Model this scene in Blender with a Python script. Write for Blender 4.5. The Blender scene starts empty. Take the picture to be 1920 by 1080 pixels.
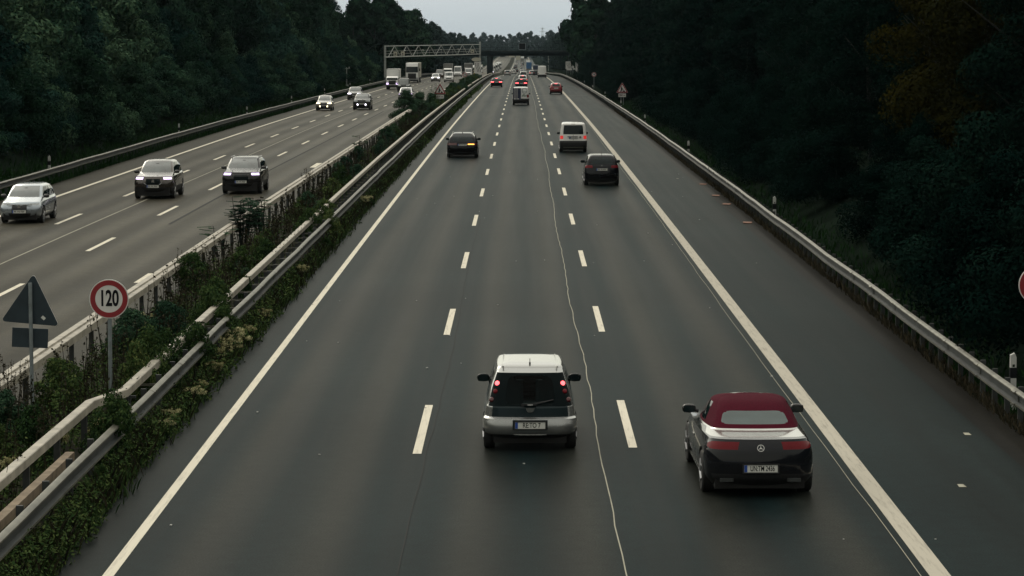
import bpy, bmesh, math, random
from mathutils import Vector, Matrix
R_ = math.radians
random.seed(7)
scene = bpy.context.scene
COL = scene.collection
EYE = 7.2

# ------------------------------------------------------------------ road profile (metres along the road -> height)
PROF = [(-60, 0.0), (60, 0.0), (120, -0.02), (200, -0.15), (270, -0.45), (350, -0.88), (430, -1.4), (500, -1.98), (600, -2.95),
        (700, -4.25), (800, -5.75), (1000, -8.4), (1280, -11.2), (1600, -13.2), (2000, -14.7), (2600, -15.2), (3500, -15.2), (12000, -15.2)]
def zr(y):
    if y <= PROF[0][0]: return PROF[0][1]
    for i in range(len(PROF) - 1):
        y0, z0 = PROF[i]; y1, z1 = PROF[i + 1]
        if y <= y1:
            def slope(j):
                if j == 0 or j == len(PROF) - 1: return 0.0
                a = (PROF[j][1] - PROF[j - 1][1]) / (PROF[j][0] - PROF[j - 1][0])
                b = (PROF[j + 1][1] - PROF[j][1]) / (PROF[j + 1][0] - PROF[j][0])
                return (a + b) / 2
            h = y1 - y0; t = (y - y0) / h
            m0, m1 = slope(i) * h, slope(i + 1) * h
            return ((2*t**3 - 3*t*t + 1) * z0 + (t**3 - 2*t*t + t) * m0 + (-2*t**3 + 3*t*t) * z1 + (t**3 - t*t) * m1)
    return PROF[-1][1]

# ------------------------------------------------------------------ materials
def newmat(name):
    m = bpy.data.materials.new(name); m.use_nodes = True
    nt = m.node_tree; b = nt.nodes['Principled BSDF']
    return m, nt, b
def N(nt, typ, **kw):
    n = nt.nodes.new(typ)
    for k, v in kw.items():
        if k in n.inputs.keys() if hasattr(n.inputs, 'keys') else False: n.inputs[k].default_value = v
        else: setattr(n, k, v)
    return n
def setin(b, **kw):
    for k, v in kw.items():
        b.inputs[k.replace('_', ' ')].default_value = v
def ramp(nt, stops, interp='LINEAR'):
    r = nt.nodes.new('ShaderNodeValToRGB'); cr = r.color_ramp; cr.interpolation = interp
    while len(cr.elements) > 1: cr.elements.remove(cr.elements[-1])
    cr.elements[0].position = stops[0][0]; cr.elements[0].color = (*stops[0][1], 1)
    for p, c in stops[1:]:
        e = cr.elements.new(p); e.color = (*c, 1)
    return r
def g3(v): return (v, v, v)
def simple(name, col, rough=0.6, metal=0.0, noise=0.15, scale=6.0, coat=0.0, spec=0.5, bump=0.0):
    m, nt, b = newmat(name)
    tc = nt.nodes.new('ShaderNodeTexCoord')
    no = nt.nodes.new('ShaderNodeTexNoise'); no.inputs['Scale'].default_value = scale; no.inputs['Detail'].default_value = 5
    nt.links.new(tc.outputs['Object'], no.inputs['Vector'])
    lo = tuple(c * (1 - noise) for c in col); hi = tuple(min(1, c * (1 + noise)) for c in col)
    r = ramp(nt, [(0.3, lo), (0.7, hi)])
    nt.links.new(no.outputs['Fac'], r.inputs['Fac']); nt.links.new(r.outputs['Color'], b.inputs['Base Color'])
    setin(b, Roughness=rough, Metallic=metal)
    b.inputs['Specular IOR Level'].default_value = spec
    b.inputs['Coat Weight'].default_value = coat; b.inputs['Coat Roughness'].default_value = 0.06
    if bump:
        bp = nt.nodes.new('ShaderNodeBump'); bp.inputs['Strength'].default_value = bump; bp.inputs['Distance'].default_value = 0.02
        nt.links.new(no.outputs['Fac'], bp.inputs['Height']); nt.links.new(bp.outputs['Normal'], b.inputs['Normal'])
    return m
def emit(name, col, strength, base=None):
    m, nt, b = newmat(name)
    setin(b, Roughness=0.2); b.inputs['Base Color'].default_value = (*(base or col), 1)
    b.inputs['Emission Color'].default_value = (*col, 1); b.inputs['Emission Strength'].default_value = strength
    return m
_paint = {}
def paint(col, metal=0.2):
    key = (col, metal)
    if key not in _paint:
        m, nt, b = newmat('car_paint')
        tc = nt.nodes.new('ShaderNodeTexCoord')
        no = nt.nodes.new('ShaderNodeTexNoise'); no.inputs['Scale'].default_value = 3; no.inputs['Detail'].default_value = 6
        nt.links.new(tc.outputs['Object'], no.inputs['Vector'])
        sp = nt.nodes.new('ShaderNodeSeparateXYZ'); nt.links.new(tc.outputs['Object'], sp.inputs[0])
        # road film on the lower flanks: dust that belongs to the paint
        mr = nt.nodes.new('ShaderNodeMapRange'); mr.inputs['From Min'].default_value = 0.75; mr.inputs['From Max'].default_value = 0.2
        nt.links.new(sp.outputs['Z'], mr.inputs['Value'])
        mu = nt.nodes.new('ShaderNodeMath'); mu.operation = 'MULTIPLY'
        nt.links.new(mr.outputs[0], mu.inputs[0]); nt.links.new(no.outputs['Fac'], mu.inputs[1])
        mx = nt.nodes.new('ShaderNodeMixRGB'); mx.inputs[1].default_value = (*col, 1); mx.inputs[2].default_value = (.022, .021, .019, 1)
        nt.links.new(mu.outputs[0], mx.inputs[0])
        bf = nt.nodes.new('ShaderNodeNewGeometry')
        m2 = nt.nodes.new('ShaderNodeMixRGB'); m2.inputs[2].default_value = (.012, .012, .012, 1)
        nt.links.new(bf.outputs['Backfacing'], m2.inputs[0]); nt.links.new(mx.outputs[0], m2.inputs[1])
        nt.links.new(m2.outputs[0], b.inputs['Base Color'])
        rr = nt.nodes.new('ShaderNodeMapRange'); rr.inputs['To Min'].default_value = 0.22; rr.inputs['To Max'].default_value = 0.5
        nt.links.new(mu.outputs[0], rr.inputs['Value']); nt.links.new(rr.outputs[0], b.inputs['Roughness'])
        setin(b, Metallic=metal); dark_ = max(col) < .05; b.inputs['Specular IOR Level'].default_value = .06 if dark_ else .5; b.inputs['Coat Weight'].default_value = .45 if dark_ else .8; b.inputs['Coat Roughness'].default_value = 0.07
        _paint[key] = m
    return _paint[key]

M = {}
M['black'] = simple('black_plastic', (.012, .012, .013), 0.55, noise=.3)
M['blackgloss'] = simple('black_gloss', (.002, .006, .007), 0.12, noise=.1, spec=.07)
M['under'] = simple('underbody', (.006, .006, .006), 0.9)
M['tyre'] = simple('tyre_rubber', (.012, .012, .012), 0.8)
M['rim'] = simple('alloy', (.35, .35, .36), 0.35, metal=.8)
M['glass'] = simple('tinted_glass', (.006, .013, .015), 0.06, noise=.3, coat=.0, spec=.28)
def clearglass(name, tint):
    m, nt, bb = newmat(name); nt.nodes.remove(bb)
    tr = nt.nodes.new('ShaderNodeBsdfTransparent'); tr.inputs[0].default_value = (*tint, 1)
    gl = nt.nodes.new('ShaderNodeBsdfGlossy'); gl.inputs['Roughness'].default_value = .04
    fr = nt.nodes.new('ShaderNodeFresnel'); fr.inputs[0].default_value = 1.16
    mx = nt.nodes.new('ShaderNodeMixShader'); nt.links.new(fr.outputs[0], mx.inputs[0]); nt.links.new(tr.outputs[0], mx.inputs[1]); nt.links.new(gl.outputs[0], mx.inputs[2])
    nt.links.new(mx.outputs[0], nt.nodes['Material Output'].inputs[0]); return m
M['seerear'] = clearglass('tinted_see_through_glass', (.45, .66, .68)); M['seefront'] = clearglass('clear_see_through_glass', (.72, .78, .76))
M['shield'] = simple('windscreen_glass', (.055, .068, .066), 0.07, noise=.35, scale=2.2, coat=1.0)
M['softglass'] = simple('soft_rear_window', (.032, .056, .056), 0.14, noise=.3, scale=1.5, coat=.25)  # lightish teal base has the sky's reflection painted in
M['red'] = simple('red_lens', (.15, .007, .012), 0.2, noise=.1, coat=.05, spec=.2)
M['darkred'] = simple('dark_red_lens', (.07, .006, .008), 0.15, coat=.6)
M['redlit'] = emit('red_lamp_lit', (1.0, .06, .05), .4, (.4, .02, .02))
M['brakelit'] = emit('brake_lamp_lit', (1.0, .11, .12), 2.9, (.5, .03, .02))
M['orangelit'] = emit('indicator_lit', (1.0, .42, .07), 2.6)
M['whitelit'] = emit('headlamp_lit', (.92, .88, 1.0), 3.0)
M['violetlit'] = emit('day_running_lamp_lit', (.80, .62, 1.0), 1.5)
M['warmlit'] = emit('halogen_lamp_lit', (1.0, .86, .55), 2.4)
M['lens'] = simple('clear_lens', (.32, .34, .35), 0.12, noise=.3, scale=20, coat=.8)
M['chrome'] = simple('chrome_trim', (.50, .495, .48), 0.2, metal=1.0, noise=.05)
M['plate'] = simple('plate_white', (.62, .62, .58), 0.4, noise=.05)
M['plateblue'] = simple('plate_blue', (.02, .07, .32), 0.4, noise=.05)
M['ink'] = simple('sign_black', (.008, .009, .011), 0.6, spec=.08)
M['fabric'] = simple('burgundy_canvas', (.062, .0035, .0125), 0.9, noise=.22, scale=40, bump=.15, spec=.08)
M['seat'] = simple('seat_cloth', (.03, .035, .036), 0.9)
M['galv'] = simple('galvanised_steel', (.13, .125, .10), 0.5, metal=.45, noise=.35, scale=2.5)
M['galvdark'] = simple('galvanised_post', (.032, .036, .036), 0.7, metal=.2, noise=.3)
M['groove'] = simple('grimy_shaded_groove', (.035, .040, .040), .6, metal=.2, noise=.4, scale=2)  # grime and the groove's shade are both put into this colour
M['beam'] = simple('weathered_box_beam', (.33, .30, .245), 0.6, noise=.28, scale=3.0)
M['oldbeam'] = simple('stained_beam', (.30, .23, .16), 0.75, noise=.3, scale=4)
M['signwhite'] = simple('sign_white', (.62, .61, .585), 0.4, noise=.06)
M['signred'] = simple('sign_red', (.23, .012, .018), 0.45, noise=.1)
M['signback'] = simple('sign_back', (.022, .036, .046), 0.55, metal=.3, noise=.22, scale=4)
M['post'] = simple('sign_post', (.20, .23, .24), 0.5, metal=.4, noise=.2)
M['delin'] = simple('delineator_white', (.42, .42, .40), 0.55, noise=.12)  # white lowered, shade from the trees is put into the colour
M['concrete'] = simple('concrete', (.16, .16, .15), 0.85, noise=.3, scale=.6)
M['darkconcrete'] = simple('dark_concrete', (.030, .038, .040), 0.9, noise=.35, scale=.5, spec=.05)  # concrete in a near-black, blotchy tone
M['steelgrey'] = simple('painted_steel', (.30, .315, .295), 0.5, metal=.1, noise=.15)
M['bridge'] = simple('bridge_girder', (.020, .032, .038), 0.8, noise=.3, scale=.4, spec=.1)
M['cream'] = simple('cream_panel', (.42, .40, .33), 0.6, noise=.12, scale=2)
M['tarp'] = simple('truck_tarpaulin', (.78, .78, .76), 0.6, noise=.08, scale=1)
M['blue'] = simple('blue_tarpaulin', (.02, .10, .24), 0.6, noise=.1)
M['yellow'] = simple('yellow_paint', (.45, .36, .02), 0.5)
M['navy'] = simple('navy_film', (.012, .018, .05), 0.3, coat=.4)
M['bark'] = simple('bark', (.007, .0075, .006), 0.9, noise=.4, scale=8)

def asphalt(name, bands, base, warm):
    """bands: (x, tone) stops across the carriageway in metres: polished wheel tracks and oily lane centres"""
    m, nt, b = newmat(name)
    tc = nt.nodes.new('ShaderNodeTexCoord'); sp = nt.nodes.new('ShaderNodeSeparateXYZ')
    nt.links.new(tc.outputs['Object'], sp.inputs[0])
    x0, x1 = bands[0][0], bands[-1][0]
    wob = nt.nodes.new('ShaderNodeTexNoise'); wob.inputs['Scale'].default_value = .02
    nt.links.new(tc.outputs['Object'], wob.inputs['Vector'])
    ad = nt.nodes.new('ShaderNodeMath'); ad.operation = 'MULTIPLY_ADD'; ad.inputs[1].default_value = .5
    nt.links.new(wob.outputs['Fac'], ad.inputs[0]); nt.links.new(sp.outputs['X'], ad.inputs[2])
    mr = nt.nodes.new('ShaderNodeMapRange'); mr.inputs['From Min'].default_value = x0 + .25; mr.inputs['From Max'].default_value = x1 + .25
    nt.links.new(ad.outputs[0], mr.inputs['Value'])
    # worn tracks show browner stone, the lane middles keep dark cool binder
    def tone(t):
        k = min(1, max(0, (t - .72) / .55)); return tuple(base * t * (w + (q - w) * k) for w, q in zip(warm, (.96, 1.0, .84) if warm[0] < 1 else (1.1, 1.0, .78)))
    rp = ramp(nt, [((x - x0) / (x1 - x0), tone(t)) for x, t in bands], 'EASE')
    nt.links.new(mr.outputs[0], rp.inputs['Fac'])
    # lengthwise streaks
    mp = nt.nodes.new('ShaderNodeMapping'); mp.inputs['Scale'].default_value = (2.2, .035, 1)
    nt.links.new(tc.outputs['Object'], mp.inputs['Vector'])
    n1 = nt.nodes.new('ShaderNodeTexNoise'); n1.inputs['Scale'].default_value = 1.0; n1.inputs['Detail'].default_value = 6
    nt.links.new(mp.outputs[0], n1.inputs['Vector'])
    # coarse patches and stone grain
    n2 = nt.nodes.new('ShaderNodeTexNoise'); n2.inputs['Scale'].default_value = .12; n2.inputs['Detail'].default_value = 8
    n3 = nt.nodes.new('ShaderNodeTexNoise'); n3.inputs['Scale'].default_value = 38; n3.inputs['Detail'].default_value = 3
    for n in (n2, n3): nt.links.new(tc.outputs['Object'], n.inputs['Vector'])
    cur = rp.outputs['Color']
    n4 = nt.nodes.new('ShaderNodeTexNoise'); n4.inputs['Scale'].default_value = 3.2; n4.inputs['Detail'].default_value = 6; n4.inputs['Roughness'].default_value = .7
    nt.links.new(tc.outputs['Object'], n4.inputs['Vector'])
    for n, lo, hi in ((n4, .78, 1.22), (n1, .74, 1.26), (n2, .80, 1.2), (n3, .42, 1.58)):
        r = nt.nodes.new('ShaderNodeMapRange'); r.inputs['From Min'].default_value = .3; r.inputs['From Max'].default_value = .7
        r.inputs['To Min'].default_value = lo; r.inputs['To Max'].default_value = hi
        nt.links.new(n.outputs['Fac'], r.inputs['Value'])
        mu = nt.nodes.new('ShaderNodeVectorMath'); mu.operation = 'SCALE'
        nt.links.new(cur, mu.inputs[0]); nt.links.new(r.outputs[0], mu.inputs['Scale']); cur = mu.outputs[0]
    # transverse joints and patched strips
    nt.links.new(cur, b.inputs['Base Color'])
    # polished wheel tracks are smoother than the oily middle of the lane
    r2 = ramp(nt, [((x - x0) / (x1 - x0), g3(.47 - .07 * (t - .72))) for x, t in bands], 'EASE')
    nt.links.new(mr.outputs[0], r2.inputs['Fac'])
    rr = nt.nodes.new('ShaderNodeMath'); rr.operation = 'MULTIPLY_ADD'; rr.inputs[1].default_value = .12
    nt.links.new(n1.outputs['Fac'], rr.inputs[0])
    s2 = nt.nodes.new('ShaderNodeMath'); s2.operation = 'SUBTRACT'; s2.inputs[1].default_value = .06
    nt.links.new(r2.outputs['Color'], s2.inputs[0]); nt.links.new(s2.outputs[0], rr.inputs[2]); nt.links.new(rr.outputs[0], b.inputs['Roughness'])
    b.inputs['Specular IOR Level'].default_value = .014
    bp = nt.nodes.new('ShaderNodeBump'); bp.inputs['Strength'].default_value = .25; bp.inputs['Distance'].default_value = .006
    nt.links.new(n3.outputs['Fac'], bp.inputs['Height']); nt.links.new(bp.outputs['Normal'], b.inputs['Normal'])
    return m
def marking(name, col, wear):
    m, nt, b = newmat(name)
    tc = nt.nodes.new('ShaderNodeTexCoord')
    mp = nt.nodes.new('ShaderNodeMapping'); mp.inputs['Scale'].default_value = (14, .9, 1)
    nt.links.new(tc.outputs['Object'], mp.inputs['Vector'])
    n1 = nt.nodes.new('ShaderNodeTexNoise'); n1.inputs['Scale'].default_value = 1.0; n1.inputs['Detail'].default_value = 8; n1.inputs['Roughness'].default_value = .7
    nt.links.new(mp.outputs[0], n1.inputs['Vector'])
    r = ramp(nt, [(.25, tuple(c * (1 - wear) for c in col)), (.5, col), (1, col)])
    nt.links.new(n1.outputs['Fac'], r.inputs['Fac']); nt.links.new(r.outputs['Color'], b.inputs['Base Color'])
    setin(b, Roughness=.7); b.inputs['Specular IOR Level'].default_value = .12
    return m
WARM = (1.08, 1.0, .76); COOL = (.48, 1.08, 1.20)
def lanes(cs, lo, hi):
    out = [(lo, 1.12 if lo > -10 else .8)]
    for c in cs:
        out += [(c - 1.42, .76), (c - .85, 1.24), (c, .80), (c + .85, 1.24), (c + 1.42, .76)]
    out.append((hi, .95)); return out
M['road'] = asphalt('asphalt', lanes((-3.65, .08, 3.75), -6.5, 8.4), .0160, COOL)
M['road2'] = asphalt('asphalt_other_way', lanes((-19.0, -15.95, -12.8), -23, -9), .047, WARM)
M['strip'] = asphalt('old_asphalt', [(8, .8), (8.7, 1.1), (9.4, .9)], .012, (1.0, 1.0, 1.0))
M['linewhite'] = marking('line_paint', (.68, .63, .52), .42)
M['lineworn'] = marking('worn_line_paint', (.45, .415, .345), .5)
M['seam'] = marking('pale_seam', (.34, .325, .26), .6)
M['tar'] = marking('tar_seam', (.007, .008, .008), .3)
M['joint'] = simple('joint_filler', (.11, .11, .105), .7)

def leafmat(name, stops, rough=.9, spec=.0):
    m, nt, b = newmat(name)
    ge = nt.nodes.new('ShaderNodeNewGeometry'); oi = nt.nodes.new('ShaderNodeObjectInfo')
    ad = nt.nodes.new('ShaderNodeMath'); ad.operation = 'MULTIPLY_ADD'; ad.inputs[1].default_value = .5
    mu = nt.nodes.new('ShaderNodeMath'); mu.operation = 'MULTIPLY'; mu.inputs[1].default_value = .5
    nt.links.new(oi.outputs['Random'], mu.inputs[0])
    nt.links.new(ge.outputs['Random Per Island'], ad.inputs[0]); nt.links.new(mu.outputs[0], ad.inputs[2])
    r = ramp(nt, stops); nt.links.new(ad.outputs[0], r.inputs['Fac'])
    nt.links.new(r.outputs['Color'], b.inputs['Base Color'])
    setin(b, Roughness=rough); b.inputs['Specular IOR Level'].default_value = spec
    return m
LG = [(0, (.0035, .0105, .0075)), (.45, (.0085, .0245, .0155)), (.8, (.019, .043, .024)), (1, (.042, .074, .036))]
M['leaf'] = leafmat('leaf_dark', LG)
M['leafblue'] = leafmat('leaf_bluegreen', [(0, (0.0030, 0.0130, 0.0123)), (.6, (0.0100, 0.0320, 0.0254)), (1, (0.0280, 0.0620, 0.0459))])
M['leafright'] = leafmat('leaf_painted_shade', [(0, (0.0010, 0.0057, 0.0050)), (.6, (0.0040, 0.0133, 0.0104)), (1, (0.0100, 0.0247, 0.0173))])  # darker leaf copy, the right wood's shade is put into its colour
M['leafyellow'] = leafmat('leaf_autumn', [(0, (.010, .012, .005)), (.6, (.018, .017, .004)), (1, (.044, .038, .008))])
M['leafvine'] = leafmat('leaf_creeper', [(0, (0.0060, 0.0190, 0.0133)), (.5, (0.0220, 0.0520, 0.0328)), (1, (0.0850, 0.1400, 0.0780))])
M['weed'] = leafmat('weed_leaf', [(0, (.008, .020, .009)), (.5, (.028, .055, .020)), (.85, (.070, .100, .034)), (1, (.15, .16, .06))])
M['drystem'] = leafmat('dry_stem', [(0, (.012, .014, .010)), (.6, (.036, .032, .021)), (1, (.085, .068, .044))])
M['goldenrod'] = leafmat('pale_flower', [(0, (.16, .155, .07)), (.6, (.34, .32, .17)), (1, (.55, .52, .30))])
M['shrub'] = leafmat('shrub_leaf', [(0, (.009, .024, .017)), (.5, (.026, .058, .034)), (1, (.070, .115, .062))])
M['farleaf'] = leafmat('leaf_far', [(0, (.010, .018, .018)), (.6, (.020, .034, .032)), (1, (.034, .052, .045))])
M['grass'] = leafmat('grass_blade', [(0, (.005, .016, .006)), (.6, (.014, .040, .012)), (1, (.032, .070, .020))])
M['soil'] = simple('soil', (.020, .020, .014), .95, noise=.5, scale=.8, spec=0.02)
M['forestfloor'] = simple('forest_floor', (.007, .011, .008), .95, noise=.5, scale=.3, spec=0.0)

# ------------------------------------------------------------------ mesh builder
class MB:
    def __init__(s): s.v = []; s.f = []; s.mi = []
    def add(s, vs, fs, mi=0):
        o = len(s.v); s.v += [tuple(v) for v in vs]; s.f += [tuple(i + o for i in f) for f in fs]; s.mi += [mi] * len(fs)
    def box(s, c, d, rot=None, mi=0, ch=0.0):
        x, y, z = d[0] / 2, d[1] / 2, d[2] / 2
        if ch:
            vs = []; e = ch
            for sz in (-1, 1):
                for (px, py) in ((-x + e, -y), (x - e, -y), (x, -y + e), (x, y - e), (x - e, y), (-x + e, y), (-x, y - e), (-x, -y + e)):
                    vs.append((px, py, sz * z))
            fs = [tuple(range(7, -1, -1)), tuple(range(8, 16))] + [(i, (i + 1) % 8, 8 + (i + 1) % 8, 8 + i) for i in range(8)]
        else:
            vs = [(-x, -y, -z), (x, -y, -z), (x, y, -z), (-x, y, -z), (-x, -y, z), (x, -y, z), (x, y, z), (-x, y, z)]
            fs = [(0, 3, 2, 1), (4, 5, 6, 7), (0, 1, 5, 4), (1, 2, 6, 5), (2, 3, 7, 6), (3, 0, 4, 7)]
        mt = rot if rot else Matrix.Identity(3)
        s.add([mt @ Vector(v) + Vector(c) for v in vs], fs, mi)
    def tube(s, p0, p1, r0, r1=None, n=8, mi=0, caps=True):
        p0, p1 = Vector(p0), Vector(p1); r1 = r0 if r1 is None else r1
        d = (p1 - p0).normalized(); a = d.orthogonal().normalized(); b = d.cross(a)
        vs = [p + (a * math.cos(t) + b * math.sin(t)) * r for p, r in ((p0, r0), (p1, r1)) for t in [2 * math.pi * i / n for i in range(n)]]
        fs = [(i, (i + 1) % n, n + (i + 1) % n, n + i) for i in range(n)]
        if caps: fs += [tuple(range(n - 1, -1, -1)), tuple(range(n, 2 * n))]
        s.add(vs, fs, mi)
    def lathe(s, prof, axis='x', c=(0, 0, 0), n=20, mi=0):
        vs = []
        for a, r in prof:
            for i in range(n):
                t = 2 * math.pi * i / n; u, w = r * math.cos(t), r * math.sin(t)
                v = (a, u, w) if axis == 'x' else ((u, a, w) if axis == 'y' else (u, w, a))
                vs.append((v[0] + c[0], v[1] + c[1], v[2] + c[2]))
        k = len(prof); fs = []
        for j in range(k - 1):
            for i in range(n): fs.append((j * n + i, j * n + (i + 1) % n, (j + 1) * n + (i + 1) % n, (j + 1) * n + i))
        fs += [tuple(range(n - 1, -1, -1)), tuple((k - 1) * n + i for i in range(n))]
        s.add(vs, fs, mi)
    def prism(s, pts, y0, y1, mi=0):
        """outline in x,z extruded along y"""
        n = len(pts)
        vs = [(x, y0, z) for x, z in pts] + [(x, y1, z) for x, z in pts]
        s.add(vs, [tuple(range(n)), tuple(range(2 * n - 1, n - 1, -1))] + [(i, n + i, n + (i + 1) % n, (i + 1) % n) for i in range(n)], mi)
    def sweep(s, path, prof, mi=0, closed=True, dark=()):
        """path: [(x,y,z)], prof: [(dx,dz)] closed cross section"""
        n = len(prof); vs = []
        for (x, y, z) in path: vs += [(x + a, y, z + b) for a, b in prof]
        fs = []
        for k in range(len(path) - 1):
            for i in range(n if closed else n - 1):
                j = (i + 1) % n; fs.append((k * n + i, k * n + j, (k + 1) * n + j, (k + 1) * n + i))
        if closed: fs += [tuple(range(n - 1, -1, -1)), tuple((len(path) - 1) * n + i for i in range(n))]
        o = len(s.mi); s.add(vs, fs, mi)
        for k in range(len(path) - 1):
            for i in dark: s.mi[o + k * (n if closed else n - 1) + i] = 1
    def build(s, name, mat, parent=None, loc=(0, 0, 0), smooth=None, rot=None):
        me = bpy.data.meshes.new(name); me.from_pydata(s.v, [], s.f)
        mats = mat if isinstance(mat, (list, tuple)) else [mat]
        for m in mats: me.materials.append(m)
        if len(mats) > 1: me.polygons.foreach_set('material_index', s.mi)
        if smooth is not None:
            me.polygons.foreach_set('use_smooth', [True] * len(s.f)); me.set_sharp_from_angle(angle=R_(smooth))
        me.update()
        return link(name, me, parent, loc, rot)
def link(name, me, parent=None, loc=(0, 0, 0), rot=None):
    o = bpy.data.objects.new(name, me); COL.objects.link(o)
    o.location = loc
    if rot: o.rotation_euler = rot
    if parent: o.parent = parent
    return o
def tag(o, label=None, cat=None, group=None, kind=None):
    if label: o['label'] = label
    if cat: o['category'] = cat
    if group: o['group'] = group
    if kind: o['kind'] = kind
    return o
def thing(name, label, cat, loc, rz=0, group=None):
    o = bpy.data.objects.new(name, None); COL.objects.link(o); o.location = loc; o.rotation_euler = (0, 0, rz); o.empty_display_size = .2
    return tag(o, label, cat, group)
def clone(root, loc, rz=0, label=None, group=None, scale=None):
    c = root.copy(); COL.objects.link(c); c.location = loc; c.rotation_euler = (0, 0, rz)
    if scale: c.scale = scale
    if label: c['label'] = label
    if group: c['group'] = group
    for ch in list(root.children):
        d = ch.copy(); COL.objects.link(d); d.parent = c
        for gc in ch.children:
            e = gc.copy(); COL.objects.link(e); e.parent = d
    return c
_dg = None
def text(s, size, mat, parent, loc, name='lettering', sx=1.0, bold=0.0, rot=(math.pi / 2, 0, 0), depth=.003):
    cu = bpy.data.curves.new('t', 'FONT'); cu.body = s; cu.size = size; cu.align_x = 'CENTER'; cu.align_y = 'CENTER'; cu.extrude = depth; cu.offset = bold
    t = bpy.data.objects.new('t', cu); COL.objects.link(t)
    bpy.context.view_layer.update()
    me = bpy.data.meshes.new_from_object(t.evaluated_get(bpy.context.evaluated_depsgraph_get()))
    bpy.data.objects.remove(t); bpy.data.curves.remove(cu)
    me.name = name; me.materials.clear(); me.materials.append(mat)
    for v in me.vertices: v.co.x *= sx
    return link(name, me, parent, loc, rot)

# ------------------------------------------------------------------ ground, roads, markings
def yrange(a, b):
    out = []; y = a
    while y < b:
        out.append(y); y += 3 if y < 160 else (8 if y < 700 else (40 if y < 2600 else 400))
    out.append(b); return out
def bank(x, y):
    """height of the terrain beside the carriageways, relative to the road"""
    n = .35 * math.sin(x * .31 + y * .043) + .3 * math.sin(y * .11 - x * .2)
    if x < -23.2:
        d = -23.2 - x
        return -.03 + min(d * .42, 5.5 + min(d, 80) * .05) * (1 if y < 1200 else max(0, 1 - (y - 1200) / 900)) + n * min(1, d / 6)
    if x > 9.3:
        d = x - 9.3
        return -.03 + min(d * .38, 5.0 + min(d, 80) * .05) * (1 if y < 1200 else max(0, 1 - (y - 1200) / 900)) + n * min(1, d / 6)
    if -9.32 < x < -6.52: return .02
    return -.03
ys = yrange(-40, 4000)
xs = [-680, -300, -120, -70, -55, -46, -40, -36, -32, -29, -26.5, -25, -23.9, -23.2, -22.6, -9.35, -9.3, -6.55, -6.5, 9.2, 9.3, 10, 11.5, 13.5, 16, 19, 23, 28, 36, 60, 120, 300, 680]
g = MB(); nx = len(xs)
g.v = [(x, y, zr(y) + (bank(x, y) if y < 3600 else -.03)) for y in ys for x in xs]
g.f = [(j * nx + i, j * nx + i + 1, (j + 1) * nx + i + 1, (j + 1) * nx + i) for j in range(len(ys) - 1) for i in range(nx - 1)]
tag(g.build('ground', M['forestfloor'], smooth=60), kind='structure')
def ribbon(mb, path, w, lift, mi=0):
    """path [(x,y)] -> flat band of width w following the road surface"""
    vs = []
    for x, y in path: vs += [(x - w / 2, y, zr(y) + lift), (x + w / 2, y, zr(y) + lift)]
    mb.add(vs, [(2 * k, 2 * k + 1, 2 * k + 3, 2 * k + 2) for k in range(len(path) - 1)], mi)
def sheet(name, x0, x1, y0, y1, lift, mat):
    m = MB(); yy = yrange(y0, y1); k = 9
    xx = [x0 + (x1 - x0) * i / (k - 1) for i in range(k)]
    m.v = [(x, y, zr(y) + lift) for y in yy for x in xx]
    m.f = [(j * k + i, j * k + i + 1, (j + 1) * k + i + 1, (j + 1) * k + i) for j in range(len(yy) - 1) for i in range(k - 1)]
    return tag(m.build(name, mat, smooth=60), kind='structure')
sheet('road', -6.36, 8.32, -40, 3400, .0, M['road'])
sheet('road', -22.4, -9.35, -40, 3400, .0, M['road2'])
sheet('gutter_strip', 8.32, 9.0, -40, 900, -.012, M['strip'])
sheet('verge', -9.33, -6.37, -40, 3400, .035, M['soil'])
lm = MB()
ribbon(lm, [(-5.50, y) for y in yrange(-40, 3000)], .155, .006)
for x, y0 in ((-1.80, 48.2), (1.93, 48.9)):
    for k in range(-3, 120):
        y = y0 + 18.05 * k
        if y < 3000: ribbon(lm, [(x, y - 3), (x, y), (x, y + 3)], .15, .006)
tag(lm.build('lane_lines', M['linewhite']), kind='structure')
lw = MB(); ribbon(lw, [(5.56, y) for y in yrange(-40, 3000)], .285, .006)
tag(lw.build('edge_line', M['lineworn']), kind='structure')
l2 = MB()
ribbon(l2, [(-20.5, y) for y in yrange(-40, 3000)], .20, .006)
for x, y0 in ((-17.55, 103.0), (-14.35, 90.6)):
    for k in range(-2, 120):
        y = y0 + 17.25 * k
        ribbon(l2, [(x, y - 2.9), (x, y), (x, y + 2.9)], .16, .006)
ribbon(l2, [(-11.05, 76.5), (-11.05, 79.5)], .3, .006); ribbon(l2, [(-11.25, 143), (-11.25, 148)], .3, .006)
tag(l2.build('lane_lines', M['linewhite']), kind='structure')
sm = MB(); random.seed(11)
path = [(1.33 + 0.05 * math.sin(y * .05) + .028 * math.sin(y * .23 + 1) + random.uniform(-.018, .018), y) for y in [i * 1.1 for i in range(0, 410)]]
ribbon(sm, path, .019, .009)
path = [(5.28 + .03 * math.sin(y * .07) + random.uniform(-.012, .012), y) for y in [i * 2.0 for i in range(0, 200)]]
ribbon(sm, path, .012, .009)
ribbon(sm, [(-16.2 + .05 * math.sin(y * .05), y) for y in [60 + i * 4 for i in range(0, 90)]], .06, .009)
tag(sm.build('pale_road_seam', M['seam']), kind='structure')
tr = MB()
path = [(-1.62 + .04 * math.sin(y * .13) + random.uniform(-.02, .02), y) for y in [i * 1.5 for i in range(10, 70)]]
ribbon(tr, path, .016, .009)
ribbon(tr, [(-6.3, y) for y in yrange(-40, 600)], .05, .005)
ribbon(tr, [(-13.2 + .1 * math.sin(y * .04), y) for y in [100 + 4 * i for i in range(40)]], .12, .008)
tag(tr.build('tar_seam', M['tar']), kind='structure')
jt = MB()
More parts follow.
